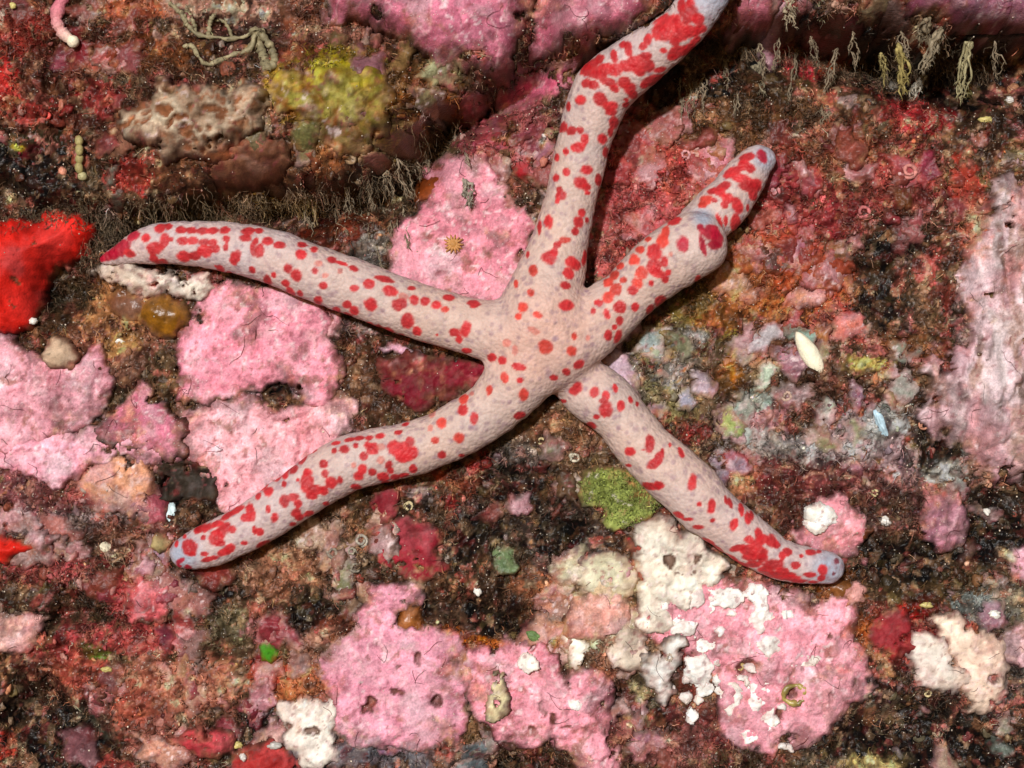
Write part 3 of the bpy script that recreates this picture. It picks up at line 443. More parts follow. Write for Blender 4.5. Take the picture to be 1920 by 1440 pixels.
crease([(0,1165),(160,1150),(260,1165),(400,1222),(500,1220)], .3, .14)
crease([(-50,1245),(100,1215),(180,1235)], .22, .12)

# ---- the sea star's body, as a distance field that the rock yields to
def chain(arm):
    P = np.array([at(a[0], a[1], a[3]) for a in arm]); R = np.array([a[2] * .97 / 100 * (D - a[3]) / D for a in arm])
    PP = smooth_path(np.column_stack([P, R]), (len(arm) - 1) * 3 + 1)
    return PP[:, :3], PP[:, 3]
CHAINS = {k: chain(v) for k, v in dict(top=ARM_TOP, left=ARM_LEFT, lowleft=ARM_LOW_LEFT, lowright=ARM_LOW_RIGHT, right=ARM_RIGHT, regrown=ARM_REGROWN).items()}
FLAT = 0.92                                                # arms are a little lower than wide
for P, R in CHAINS.values():                               # the rock carries the arms and does not pierce them
    for k in range(len(P)):
        dd = np.hypot(X - P[k, 0], Y - P[k, 1]); rr = R[k]
        lim = P[k, 2] - FLAT * 0.30 * rr - 0.55 * np.sqrt(np.maximum(rr * rr - dd * dd, 0)) 
        H = np.where(dd < rr * 1.02, np.minimum(H, lim), H)
        if k % 2 == 0:                                     # and rises to meet them
            H = np.maximum(H, np.where(dd < rr * .8, P[k, 2] - FLAT * rr * .98, -9))

def blur(A, r):
    k = 2 * r + 1
    for ax in (0, 1):
        pad = [(0, 0), (0, 0)]; pad[ax] = (r + 1, r)
        c = np.cumsum(np.pad(A, pad, mode='edge'), axis=ax)
        A = (np.take(c, range(k, c.shape[ax]), ax) - np.take(c, range(0, c.shape[ax] - k), ax)) / k
    return A
HB = blur(blur(H, 5), 5)                                   # the broad form, without grain

def samp(A, x, y):
    fx = np.clip((np.asarray(x) - gx[0]) / STEP, 0, NX - 1.001); fy = np.clip((np.asarray(y) - gy[0]) / STEP, 0, NY - 1.001)
    i = fx.astype(int); j = fy.astype(int); u = fx - i; v = fy - j
    if A.ndim == 3: u = u[..., None]; v = v[..., None]
    return (A[j, i] * (1 - u) + A[j, i + 1] * u) * (1 - v) + (A[j + 1, i] * (1 - u) + A[j + 1, i + 1] * u) * v

# ---- fine relief of the overgrown rock
r1 = fbm(wx * 2.2, wy * 2.2, 5, 4, .6)
f1, f2, cid = worley(wx * 2.6, wy * 2.6, 2)
g1, g2, gid = worley(wx * 7.5 + .3 * r1, wy * 7.5, 4)
e1, e2, eid = worley(X * 19, Y * 19, 6)
ROUGH = 0.55 + 0.45 * sstep(-.3, .3, fbm(X * .5, Y * .5, 8, 2))
bil = np.abs(fbm(wx * 1.3, wy * 1.3, 10, 4, .55))
H = H + .30 * (.3 - bil)
H = H + ROUGH * (0.20 * r1 + 0.10 * (0.55 - f1) + 0.05 * (0.5 - g1) + 0.018 * (.5 - e1) + 0.11 * fbm(wx * 5, wy * 5, 14, 3, .65) + 0.045 * fbm(X * 15, Y * 15, 9, 2, .8))
for P, R in CHAINS.values():
    for k in range(len(P)):
        dd = np.hypot(X - P[k, 0], Y - P[k, 1]); rr = R[k]
        lim = P[k, 2] - FLAT * 0.22 * rr
        H = np.where(dd < rr * 1.0, np.minimum(H, lim), H)

# ---- colours of the rock, with shade painted into its recesses
PX = 960 + wx * 100; PY = 720 - wy * 100
nz1 = fbm(X * 1.7, Y * 1.7, 11, 4, .6); nz2 = fbm(X * 5, Y * 5, 12, 3, .6)
RC = np.zeros(X.shape + (3,)) + lin((82, 60, 46))
for q, (sc_, th_, col_, wt_) in enumerate([(1.5,.30,(186,108,114),.62),(1.9,.34,(160,146,150),.6),(1.7,.30,(172,128,92),.55),(2.2,.32,(140,42,46),.7),(1.8,.34,(112,106,62),.6),(1.2,.22,(34,27,22),.8),(2.6,.30,(40,30,26),.75),(3.4,.36,(196,170,140),.5),(3.0,.34,(176,84,80),.6)]):
    pn = fbm(wx * sc_ + 17 * q, wy * sc_ - 9 * q, q + 2, 5, .68) + .10 * (gid - .5) + .06 * nz2
    w = (wt_ * sstep(th_, th_ + .07, pn))[..., None]
    RC = RC * (1 - w) + (lin(col_) * .75 + RC * .35) * w
    H = H + (.035 if sum(col_) > 200 else -.06) * w[..., 0]
for (zx, zy, rx, ry, ang, r_, g_, b_) in ZONES[1:]:
    z0 = float(samp(HB, (zx - 960) / 100, (720 - zy) / 100)); c = at(zx, zy, z0)
    a = math.radians(-ang); R_ = max(rx, ry) / 100 * 2.0
    j0, j1 = np.searchsorted(gy, [c[1] - R_, c[1] + R_]); i0, i1 = np.searchsorted(gx, [c[0] - R_, c[0] + R_])
    if j1 <= j0 or i1 <= i0: continue
    s_ = (slice(j0, j1), slice(i0, i1))
    dx, dy = wx[s_] - c[0], wy[s_] - c[1]
    u = (dx * math.cos(a) + dy * math.sin(a)) / (rx / 100); v = (-dx * math.sin(a) + dy * math.cos(a)) / (ry / 100)
    d_ = np.hypot(u, v) + .42 * nz1[s_] + .34 * nz2[s_] + .75 * (gid[s_] - .5) + .45 * (eid[s_] - .5)
    w = ((.55 + .42 * sstep(-.5, .2, nz2[s_] + .6 * (gid[s_] - .5))) * sstep(1.18, .88, d_))[..., None]
    RC[s_] = RC[s_] * (1 - w) + lin((r_, g_, b_)) * w
SHADE_DARK = np.zeros(X.shape)  # near-black painted as shade in recesses and crevices, and over dark rock
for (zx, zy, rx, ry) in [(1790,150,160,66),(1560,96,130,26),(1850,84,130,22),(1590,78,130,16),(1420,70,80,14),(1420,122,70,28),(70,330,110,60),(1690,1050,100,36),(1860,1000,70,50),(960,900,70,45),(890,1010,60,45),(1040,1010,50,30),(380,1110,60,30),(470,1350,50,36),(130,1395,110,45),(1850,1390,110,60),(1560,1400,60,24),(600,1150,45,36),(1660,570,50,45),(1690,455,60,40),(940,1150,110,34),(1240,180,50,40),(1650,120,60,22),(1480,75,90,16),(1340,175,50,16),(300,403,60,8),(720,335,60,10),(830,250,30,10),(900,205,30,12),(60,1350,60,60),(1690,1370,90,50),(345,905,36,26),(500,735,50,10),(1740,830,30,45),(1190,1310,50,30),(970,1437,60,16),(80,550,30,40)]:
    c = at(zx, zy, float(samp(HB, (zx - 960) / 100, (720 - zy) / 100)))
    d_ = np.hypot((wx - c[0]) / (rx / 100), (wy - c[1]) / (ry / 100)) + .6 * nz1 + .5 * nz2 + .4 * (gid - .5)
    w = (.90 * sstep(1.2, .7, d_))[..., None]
    RC = RC * (1 - w) + lin((26, 21, 17)) * w; SHADE_DARK = np.maximum(SHADE_DARK, w[..., 0])
# patchwork of tiny growths: hue and value change from cell to cell
PAL = np.array([lin(c) for c in [(70,50,36),(120,62,52),(150,118,92),(60,44,36),(165,92,88),(128,120,98),(88,64,46),(48,38,32),(178,150,120),(120,46,50),(110,98,62),(150,104,72)]])
mixw = 0.30 * sstep(.30, .8, gid)[..., None]
RC = RC * (1 - mixw) + PAL[(gid * 977).astype(int) % len(PAL)] * mixw
mixw = 0.14 * sstep(.45, .8, eid)[..., None]
RC = RC * (1 - mixw) + PAL[(eid * 613).astype(int) % len(PAL)] * mixw
RC *= np.exp(.5 * (cid - .55) + .65 * (gid - .55) + .6 * nz2 + .22 * (eid - .5) + .42 * fbm(X * 9 + 3, Y * 9, 7, 3, .6) + .5 * nz1 - .02)[..., None]
RC *= np.exp(.55 * fbm(X * 4.5 + 4.2 * H, Y * 4.5 + 5.3 * H, 4, 4, .6))[..., None]
g_ = RC.mean(-1, keepdims=True); RC = g_ + 1.06 * (RC - g_)
RC = np.clip(RC, .003, .9) * np.array([1.02, .93, .88])
RC = np.clip(RC * .84 * (RC.mean(-1, keepdims=True) / .09) ** .26, .004, .42)

TOP = np.full(X.shape, -9.0)                                # crust surface where there is one
# ------------------------------------------------------------------ crusts: closed lobed sheets grown on the rock
def grown(name, poly, rgb, thick, lobe, mat, lift=0.0, z=None, white=False, red=False, sponge=False, streak=False, pits=(), parent=None, nick=1.0, retic=False, yellow=False, lime=False, gloss=False, soft=.13, seed=0, step=0.034, ragged=1.0, pale=True):
    global H
    P = np.asarray(poly, float); c = P.mean(0); lipped = z is not None and parent is None and not (retic or yellow or red)
    if z is None: z = float(samp(HB, (c[0] - 960) / 100, (720 - c[1]) / 100)) + thick
    Q = np.array([at(p[0], p[1], z)[:2] for p in P])
    x = np.arange(Q[:, 0].min() - .25, Q[:, 0].max() + .25, step); y = np.arange(Q[:, 1].min() - .25, Q[:, 1].max() + .25, step)
    x = x[(x > gx[0]) & (x < gx[-1])]; y = y[(y > gy[0]) & (y < gy[-1])]
    x, y = np.meshgrid(x, y); sh = x.shape
    s7 = seed * 7.31
    wxx = x + ragged * (.16 * fbm(x * 2.2 + s7, y * 2.2, 3, 3) + .07 * fbm(x * 8, y * 8 + s7, 6, 3))
    wyy = y + ragged * (.16 * fbm(x * 2.2 - 31, y * 2.2 + s7, 5, 3) + .07 * fbm(x * 8 + 9, y * 8, 8, 3))
    sd = poly_sd(wxx, wyy, Q)
    if ragged > .9 and not sponge:
        nk = fbm(x * 2.7 + s7, y * 2.7 + 11, 9, 5, .68)
        sd = sd + ((-.12 if z > 2.4 else .0) if lipped else .10 if parent is None and thick > .15 else .05) - nick * (.13 * nk + 1.3 * np.maximum(0, nk - .38))
    if streak: sd = sd - .55 * np.maximum(0, fbm(x * 2.6 + 55, y * .9, 5, 4, .6) - .04) - .2 * np.maximum(0, fbm(x * 3.3, y * 3.3, 7, 4, .65))
    hb = samp(HB, x, y)
    k1, k2, kid = worley(wxx * (1.7 if not white else 2.6) + s7, wyy * (1.7 if not white else 2.6), seed % 16)
    l1, l2, lid = worley(wxx * 4.6 + s7, wyy * 4.6, (seed + 3) % 16)
    lob = (0.55 - k1) * 1.2 + .35 * (0.5 - l1)
    n1 = fbm(x * 1.1 + s7, y * 1.1, 7, 3); n2 = fbm(x * 6 + s7, y * 6, 10, 4, .65)
    rise = np.minimum(1, np.maximum(sd, 0) / (.30 if not sponge else .9)); rise = np.sqrt(1 - (1 - rise) ** 2)
    zt = hb + lift + thick * ((.12 + .50 * rise) if not sponge else .02 + .95 * rise) + lobe * lob * rise + .05 * n1 * rise + (.03 if not sponge else .012) * n2 + (.02 * fbm(x * 13 + s7, y * 13, 2, 2) if not sponge else 0)
    groove = sstep(.10, .0, k2 - k1) if not sponge else 0 * sd
    zt = zt - .03 * groove * rise * (lobe > .09)
    if streak:
        st = fbm(x * 3.0 + .8 * n1, y * .8, 2, 3)
        zt = zt + .24 * st * rise
    lip = 0 * sd
    if not sponge:
        tt = 2.6 * (fbm(x * .9 + s7, y * .9 + 3, 12, 4, .55) + .25 * (.5 - k1)) + 4
        fr_ = tt - np.floor(tt)
        zt = zt + (.045 * (np.floor(tt) - 4 + sstep(.80, 1, fr_)) + .02 * fr_) * rise
        lip = sstep(.80, .9, fr_) * sstep(1.0, .93, fr_)
    L = lin(rgb)
    C = np.zeros(sh + (3,)) + L
    hue = fbm(x * .8 + s7, y * .8 - 5, 13, 3)[..., None]
    C = C * (1 + .30 * hue) + np.maximum(hue, 0) * np.array([.03, .05, .05])
    gy_ = sstep(.1, .55, fbm(x * 1.3 - s7, y * 1.3 + 21, 15, 4, .6))[..., None] * (.5 if not (white or sponge or red) else .15)
    C = C * (1 - gy_) + (C.mean(-1, keepdims=True) * np.array([1.02, .86, .92])) * gy_
    if not sponge: C = C * (1 + .28 * fbm(x * 3.4 + s7, y * 3.4, 8, 4, .65)[..., None])
    C = C + (lip[..., None] * .35) * (lin((240, 206, 206)) - C) * (0 if sponge or red else 1)
    if not sponge:
        C = C * (1 + .30 * (lid[..., None] - .5) * (.6 if white else 1)) * (1 + .14 * (kid[..., None] - .5))
        pl = sstep(.12, .6, fbm(x * 2.2 - s7, y * 2.2, 14, 5, .65))[..., None] * (.55 if not red else .1)
        C = C * (1 - pl) + (C * .5 + .5 * lin((242, 214, 212))) * pl
        tk = worley(x * 12 + s7, y * 12, (seed + 2) % 16)[2][..., None]
        C = C * (1 + .22 * (tk - .5))
        ro = sstep(.12, .5, fbm(x * 1.7 - s7, y * 1.7 + 50, 2, 5, .65))[..., None] * (.5 if not white else .1)
        C = C * (1 - ro) + (C * np.array([.86, .58, .62])) * ro
        dk = sstep(.20, .52, fbm(x * 2.6 + s7, y * 2.6 + 77, 1, 5, .7) + .25 * (lid - .5) + .28 * np.exp(-np.maximum(sd, 0) / .10))[..., None] * (.75 if not white else .35)
        C = C * (1 - dk) + lin((138, 86, 66) if not red else (96, 34, 34)) * dk
        dots = sstep(.16, .09, worley(x * 5.2 + s7, y * 5.2, (seed + 7) % 16)[0])[..., None] * .55
        C = C * (1 - dots * (l2 > .75)[..., None]) + lin((120, 60, 58)) * dots * (l2 > .75)[..., None]
        gv = (.22 * groove * sstep(.05, .3, sd))[..., None] * (lobe > .09)
        C = C * (1 - gv) + lin((126, 66, 66)) * gv
        if pale and not red:
            rim = sstep(.085, .02, sd + .03 * n2)[..., None] * sstep(-.2, .5, fbm(x * 1.3, y * 1.3 + s7, 4, 2))[..., None]
            C = C * (1 - .6 * rim) + lin((240, 222, 216)) * .6 * rim
        if white:
            tp = sstep(.1, .6, n1)[..., None] * .30
            C = C * (1 - tp) + lin((230, 206, 178)) * tp
    if streak:
        for (fx_, fy_, of_, th_, col_, wt_) in ((3.0,.7,9,.02,(150,116,96),.75),(2.0,.8,39,.05,(216,150,150),.6),(4.2,.9,71,.12,(84,66,54),.8),(2.6,.6,101,.08,(232,216,216),.6)):
            sw = sstep(th_, th_ + .28, fbm(x * fx_ + 1.0 * n1 + of_, y * fy_, 3, 4, .6))[..., None]
            C = C * (1 - wt_ * sw) + lin(col_) * wt_ * sw
    if retic:
        wa = fbm(x * 1.6, y * 1.6, 8, 4, .6); wb = fbm(x * 1.6 + 30, y * 1.6, 9, 4, .6)
        c1_, c2_, c3_ = worley((wxx + .45 * wa) * 1.9, (wyy + .45 * wb) * 2.6 + s7, 5)
        rd = np.maximum(sstep(.42, .06, c2_ - c1_ + .22 * n2) * sstep(-.35, .25, wa - wb + .2), sstep(.16, .05, np.abs(fbm(x * 1.5 + 8, y * 2.0, 4, 4, .55)) + .05 * n2) * .9)
        rd = rd * (.55 + .45 * vnoise(x * 4, y * 4, 3))
        zt = zt + .16 * rd * rise - .05 * rise
        w_ = (.92 * rd)[..., None]
        C = lin(rgb) * (.7 + .8 * c3_[..., None]) * (1 + .5 * n2[..., None]); C = C * (1 - w_) + lin((206, 190, 164)) * (1 + .25 * n1[..., None]) * w_
        w_ = sstep(.1, .45, fbm(x * 1.6, y * 1.6 + 8, 11, 3))[..., None] * .6
        C = C * (1 - w_) + lin((112, 72, 44)) * w_
    if yellow:
        w_ = sstep(-.05, .4, fbm(x * 2.0 + 4, y * 2.0, 3, 4, .6) + .5 * np.exp(-(((x - at(620, 165, 2)[0]) / .5) ** 2 + ((y - at(620, 165, 2)[1]) / .45) ** 2)))[..., None]
        C = C * (1 - .7 * w_) + lin((164, 156, 66)) * .7 * w_
        w_ = sstep(-.05, .4, fbm(x * 2.4 + 44, y * 2.4, 6, 4, .65))[..., None]
        C = C * (1 - .8 * w_) + lin((120, 64, 22)) * .8 * w_
    if lime:
        C = lin(rgb) * (1 + .8 * n2[..., None]) * (1 + .5 * fbm(x * 14, y * 14, 3, 3)[..., None])
        zt = zt + .09 * fbm(x * 8, y * 8, 4, 3, .7) * rise
    for (qx, qy, qa, qb) in pits:
        pc = at(qx, qy, z)
        dd = np.hypot((wxx - pc[0]) / (qa / 100), (wyy - pc[1]) / (qb / 100))
        zt = zt - min(.22, .02 * min(qa, qb)) * sstep(1.15, .5, dd)
        pw = (.9 * sstep(1.25, .85, dd))[..., None]
        C = C * (1 - pw) + lin((88, 50, 30)) * pw
    if not sponge:
        d1_, d2_, d3_ = worley(wxx * 8.5 + s7, wyy * 8.5, (seed + 4) % 16)
        dot = sstep(.42, .2, d1_ + .1 * n2)
        w_ = ((.55 if not red else .0) * dot * (d3_ > .80) * sstep(-.2, .3, n1 + .2))[..., None]; C = C * (1 - w_) + lin((238, 220, 220)) * w_
        w_ = (.55 * dot * (d3_ < .13))[..., None]; C = C * (1 - w_) + lin((140, 70, 76)) * w_
        if not (white or red or retic or yellow or lime):
            w_ = .45 * sstep(.05, .4, fbm(x * 1.2 + s7 + 60, y * 1.2, 7, 4, .6))[..., None]; C = C * (1 - w_) + lin((208, 154, 164)) * w_
            w_ = .55 * np.exp(-(np.maximum(sd, 0) / .13) ** 2)[..., None] * sstep(-.1, .3, fbm(x * 2 + s7, y * 2 - 20, 9, 3))[..., None]; C = C * (1 - w_) + lin((166, 70, 92)) * w_
    else:
        C = C * (1 + .35 * n2[..., None]) * (1 + .2 * n1[..., None])
        p1_, p2_, p3_ = worley(x * 5.0 + s7, y * 5.0, 3)
        w_ = (.7 * sstep(.16, .07, p1_) * (p3_ > .45))[..., None]; C = C * (1 - w_) + C * .25 * w_; zt = zt - .03 * w_[..., 0]
    C = C * (1 + (.22 if not white else .06) * fbm(x * 3 + 3.7 * zt, y * 3 + 4.9 * zt, 6, 4, .6)[..., None])
    if parent is None and not sponge and thick > .13:       # brown film creeping in from the margins
        fl = fbm(x * 1.6 + s7 + 5, y * 1.6 - s7, 11, 6, .72) + .55 * np.exp(-np.maximum(sd, 0) / .16) + .12 * n2
        w_ = (.72 * sstep(.14, .46, fl) * (.5 if white else 1))[..., None]
        C = C * (1 - w_) + (1.25 * samp(RC, x, y) + .22 * C) * w_
        w_ = (.35 * sstep(.05, .35, fl))[..., None]
        C = C * (1 - w_) + C * np.array([.80, .66, .66]) * w_
    bw = (1 - sstep(-.01, soft * (2.5 if yellow or retic else 1), sd + .05 * n2))[..., None] * (.85 if parent is None else 0)
    C = C * (1 - bw) + samp(RC, x, y) * bw
    inside = sd > -.02
    zt = np.where(inside, zt, hb - .25)
    # the rock below stays under the sheet
    ja, jb = np.searchsorted(gy, [y.min(), y.max()]); ia, ib = np.searchsorted(gx, [x.min(), x.max()])
    jj, ii = [q.ravel() for q in np.mgrid[ja:jb, ia:ib]]
    if len(jj):
        fx = (X[jj, ii] - x[0, 0]) / step; fy = (Y[jj, ii] - y[0, 0]) / step
        a_ = np.clip(np.round(fy).astype(int), 0, sh[0] - 1); b_ = np.clip(np.round(fx).astype(int), 0, sh[1] - 1)
        ok = inside[a_, b_]
        TOP[jj[ok], ii[ok]] = np.maximum(TOP[jj[ok], ii[ok]], zt[a_, b_][ok])
        H[jj[ok], ii[ok]] = np.minimum(H[jj[ok], ii[ok]], zt[a_, b_][ok] - .07 - lift * .6)
    idx = np.arange(sh[0] * sh[1]).reshape(sh)
    keep = inside[:-1, :-1] | inside[1:, :-1] | inside[:-1, 1:] | inside[1:, 1:]
    F = np.stack([idx[:-1, :-1], idx[:-1, 1:], idx[1:, 1:], idx[1:, :-1]], -1)[keep]
    used = np.unique(F); re = np.full(sh[0] * sh[1], -1); re[used] = np.arange(len(used))
    V = np.stack([x.ravel(), y.ravel(), zt.ravel()], 1)[used]; C = np.clip(C.reshape(-1, 3)[used], 0, .86)
    o = add(name, V, re[F], C, mat, parent)
    return o, dict(x=x, y=y, z=zt, sd=sd)

def seat(info, x, y):
    i = int(np.clip(round((x - info['x'][0, 0]) / (info['x'][0, 1] - info['x'][0, 0])), 0, info['x'].shape[1] - 1))
    j = int(np.clip(round((y - info['y'][0, 0]) / (info['y'][1, 0] - info['y'][0, 0])), 0, info['x'].shape[0] - 1))
    return info['z'][j, i], info['sd'][j, i]

hr = np.random.default_rng(23)
crust_objs = []
for ci, (nm, lab, cat, poly, rgb, th, lb, ex) in enumerate(CRUSTS):
    mat = M_GLOSS if ex.get('gloss') else M_WHITE if ex.get('white') else M_SPONGE if (ex.get('red') or ex.get('sponge')) else M_CRUST
    o, info = grown(nm, poly, rgb, th, lb, mat if nm not in ('ruffled_alga', 'yellow_sponge', 'green_alga', 'dark_sponge') else M_SPONGE, seed=ci + 1, **ex)
    tag(o, lab, cat, 'red sponge growths on the reef wall' if ('red' in nm) else 'white crusts on the reef wall' if 'white' in nm else 'pink coralline crusts on the reef wall' if 'coralline' in nm else None)
    crust_objs.append((o, info, poly))
    # hair-fine dark algae lying on the crust
    area = max(1, info['sd'][info['sd'] > 0].size * .034 ** 2)
    nh = int(min(70, area * (1.4 if nm in ('coralline_crust', 'white_crust') else 0)))
    bag = Bag()
    sel = np.argwhere(info['sd'] > .12)
    for q in range(nh):
        if not len(sel): break
        j, i = sel[hr.integers(len(sel))]
        x0, y0 = info['x'][j, i], info['y'][j, i]
        for br in range(hr.integers(1, 3)):
            a = hr.uniform(0, 6.28); n_ = 7; pts = []
            xx, yy = x0, y0; st_ = hr.uniform(.022, .075)
            for k in range(n_):
                zz, s_ = seat(info, xx, yy)
                if s_ < .03: break
                pts.append((xx, yy, zz + .012 + .02 * math.sin(k * .5)))
                a += hr.normal(0, .28); xx += math.cos(a) * st_; yy += math.sin(a) * st_
            if len(pts) > 2:
                put_tube(bag, pts, np.linspace(.0048, .0026, len(pts)), lin((96, 34, 36) if hr.random() < .7 else (58, 34, 30)), 4)
    if bag.n:
        hb_o = bag.obj('hair_algae', M_FIBRE, o); hb_o['kind'] = 'stuff'
rose = next(t for t, c in zip(crust_objs, CRUSTS) if c[1].startswith('large rose'))
bl = np.random.default_rng(44)
for k in range(46):
    bx, by = bl.uniform(1245, 1480), bl.uniform(1095, 1345)
    BLOTCHES.append((bx, by, bl.uniform(3.5, 9), bl.uniform(3.5, 8)))
for k, (bx, by, ba, bb) in enumerate(BLOTCHES):
    t_ = np.linspace(0, 6.2832, 13)[:-1]
    jr = np.random.default_rng(500 + k)
    rad = jr.uniform(.78, 1.22, 12) * 1.22
    pts = [(bx + ba * r_ * math.cos(q), by + bb * r_ * math.sin(q)) for q, r_ in zip(t_, rad)]
    zc, _ = seat(rose[1], *at(bx, by, .4)[:2])
    grown('white_patch', pts, (240, 236, 228), .07, .05, M_WHITE, lift=.15, white=True, parent=rose[0], seed=60 + k, step=.024, z=zc + .05, ragged=.9 if ba > 10 else .4)
for nm_, spots_, par_ in (('white_chip', [(987, 1247, 19, 16), (1077, 1321, 12, 9)], 'knobbly pink'), ('white_cap', [(1540, 968, 32, 22), (1528, 990, 18, 12)], 'small lobed pink')):
    par = next(t for t, c in zip(crust_objs, CRUSTS) if c[1].startswith(par_))
    for k, (bx, by, ba, bb) in enumerate(spots_):
        jr = np.random.default_rng(700 + k); t_ = np.linspace(0, 6.2832, 13)[:-1]; rad = jr.uniform(.85, 1.2, 12)
        pts = [(bx + ba * r_ * math.cos(q - .5), by + bb * r_ * math.sin(q - .5)) for q, r_ in zip(t_, rad)]
        zc, _ = seat(par[1], *at(bx, by, .5)[:2])
        grown(nm_, pts, (242, 238, 226), .12, .03, M_WHITE, lift=.27, white=True, parent=par[0], seed=90 + k, step=.026, z=zc + .1, ragged=.4)

# ---- small scraps of crust, pieces of the rock face
SCRAPS = [((1160,1700,625,910),52,[(158,158,156),(176,170,170),(150,132,140),(164,176,160),(150,150,110),(190,186,176),(170,140,148)],(10,34)),
 ((1150,1600,220,500),38,[(196,92,90),(190,74,74),(204,120,118),(176,64,66),(192,104,84)],(14,44)),
 ((1370,1620,450,620),18,[(196,120,76),(200,96,62),(204,140,96),(186,84,66)],(14,40)),
 ((150,560,1060,1410),40,[(190,84,86),(184,118,100),(198,140,116),(170,66,70),(206,156,132)],(12,42)),
 ((1000,1190,1060,1260),22,[(192,146,118),(214,196,160),(184,112,80),(200,160,140)],(10,32)),
 ((900,1030,220,340),8,[(190,96,110),(206,130,136),(170,74,86)],(12,28)),
 ((0,250,0,400),18,[(160,56,54),(130,60,50),(178,76,70),(110,90,60)],(10,32)),
 ((1640,1900,860,1440),24,[(150,150,146),(120,112,100),(176,160,150),(110,60,56),(160,130,136)],(8,26)),
 ((450,850,60,340),20,[(140,112,66),(120,78,50),(150,134,92),(132,92,76)],(12,36)),
 ((850,1100,780,1060),22,[(128,120,108),(110,84,62),(150,140,126),(120,56,50)],(8,26)),
 ((0,320,890,1110),18,[(150,96,100),(160,140,142),(140,70,72),(180,110,104)],(12,36)),
 ((1440,1880,240,500),26,[(168,70,70),(150,52,58),(190,96,84),(120,66,52)],(12,36)),
 ((560,720,990,1150),14,[(184,140,112),(150,110,88),(196,164,138)],(10,28)),
 ((1370,1720,-20,80),22,[(150,70,76),(176,98,108),(110,64,50),(160,120,96),(140,48,56)],(12,34)),
 ((1150,1300,1280,1440),10,[(150,86,86),(120,60,58),(176,130,130)],(10,28)),
 ((640,1000,1390,1450),8,[(112,116,124),(130,126,130)],(12,30))]
for (nm, lab, cat, poly, rgb, th, lb, ex) in CRUSTS:
    if nm == 'coralline_crust' and len(poly) > 12:
        for q in range(9):
            px, py = poly[hr.integers(len(poly))]
            SCRAPS.append(((px - 22, px + 22, py - 22, py + 22), 1, [rgb], (5, 17)))
scrap_list = []
for q, ((xa, xb, ya, yb), n_, pal, (ra, rb)) in enumerate(SCRAPS):
    for k in range(n_):
        px, py = hr.uniform(xa, xb), hr.uniform(ya, yb); r_ = ra + (rb - ra) * hr.random() ** 1.8
        el = hr.uniform(.55, 1.5); tn = hr.uniform(0, 3.14)
        pts = []
        for t_ in np.linspace(0, 6.2832, 11)[:-1]:
            e_ = r_ * hr.uniform(.6, 1.35); u_, v_ = e_ * math.cos(t_) * el, e_ * math.sin(t_) / el
            pts.append((px + u_ * math.cos(tn) - v_ * math.sin(tn), py + u_ * math.sin(tn) + v_ * math.cos(tn)))
        rgb = np.clip(np.array(pal[hr.integers(len(pal))]) * hr.uniform(.8, 1.12) + hr.normal(0, 8, 3), 20, 240)
        o, _i = grown('crust_scrap', pts, rgb * (.78 if (px < 650 and py > 1050) or (px > 1150 and py < 520) else .9), .10, .10, M_CRUST if sum(rgb) > 380 else M_ROCK, seed=120 + len(scrap_list) % 90, step=.032, ragged=.95 if r_ > 14 else .7, red=sum(rgb) < 330, lift=hr.uniform(-.03, .02), soft=.16)
        scrap_list.append(o)
# ---- the rock itself, now that it has yielded to what grows on it
idx = np.arange(NX * NY).reshape(NY, NX)
F = np.stack([idx[:-1, :-1], idx[:-1, 1:], idx[1:, 1:], idx[1:, :-1]], -1).reshape(-1, 4)
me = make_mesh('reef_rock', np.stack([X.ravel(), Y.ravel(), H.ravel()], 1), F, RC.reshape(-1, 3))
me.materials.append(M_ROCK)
rock = bpy.data.objects.new('reef_rock', me); COL.objects.link(rock)
for o in scrap_list: o.parent = rock
tag(rock, 'mottled brown and maroon reef rock behind everything', None, None, 'structure')

# ------------------------------------------------------------------ the sea star
def sdf_chain(P3, ch):
    P, R = ch; full = np.full(len(P3), 9.0)
    lo, hi = P.min(0) - R.max() - .5, P.max(0) + R.max() + .5
    sel = np.where(np.all((P3 > lo) & (P3 < hi), axis=1))[0]
    if not len(sel): return full
    q = P3[sel]; d = np.full(len(q), 9.0)
    for k in range(len(P) - 1):
        a, b = P[k], P[k + 1]; ab = b - a; L2 = ab @ ab + 1e-12
        t = np.clip((q - a) @ ab / L2, 0, 1)
        e = q - a - t[:, None] * ab
        e[:, 2] /= FLAT
        d = np.minimum(d, np.linalg.norm(e, axis=1) - (R[k] + (R[k + 1] - R[k]) * t))
    full[sel] = d
    return full
def smin(a, b, k):
    h = np.clip(.5 + .5 * (b - a) / k, 0, 1)
    return b + (a - b) * h - k * h * (1 - h)
DISC = at(1022, 640, .74); DISC_R = .93
def star_sdf(P3):
    e = P3 - DISC; e = e / np.array([1, 1, .72])
    d = np.linalg.norm(e, axis=1) - DISC_R
    for k in ('top', 'left', 'lowleft', 'right'):
        d = smin(d, sdf_chain(P3, CHAINS[k]), .16)
    d = smin(d, sdf_chain(P3, CHAINS['lowright']), .20)
    d = smin(d, sdf_chain(P3, CHAINS['regrown']), .09)
    return d
VOX = 0.031
bag = Bag()
for k, (P, R) in CHAINS.items():
    PP = P.copy()
    V, F, F3 = tube(PP, R, 20)
    bag.put(V, F, (1, 1, 1)); bag.F3.append(F3 + bag.n - len(V))
    for e in (0, -1):
        bag.put(ICO2[0] * R[e] + PP[e], ICO2[1], (1, 1, 1))
bag.put(ICO3[0] * np.array([1, 1, .72]) * DISC_R + DISC, ICO3[1], (1, 1, 1))
tmp = bag.obj('tmp', M_SKIN)
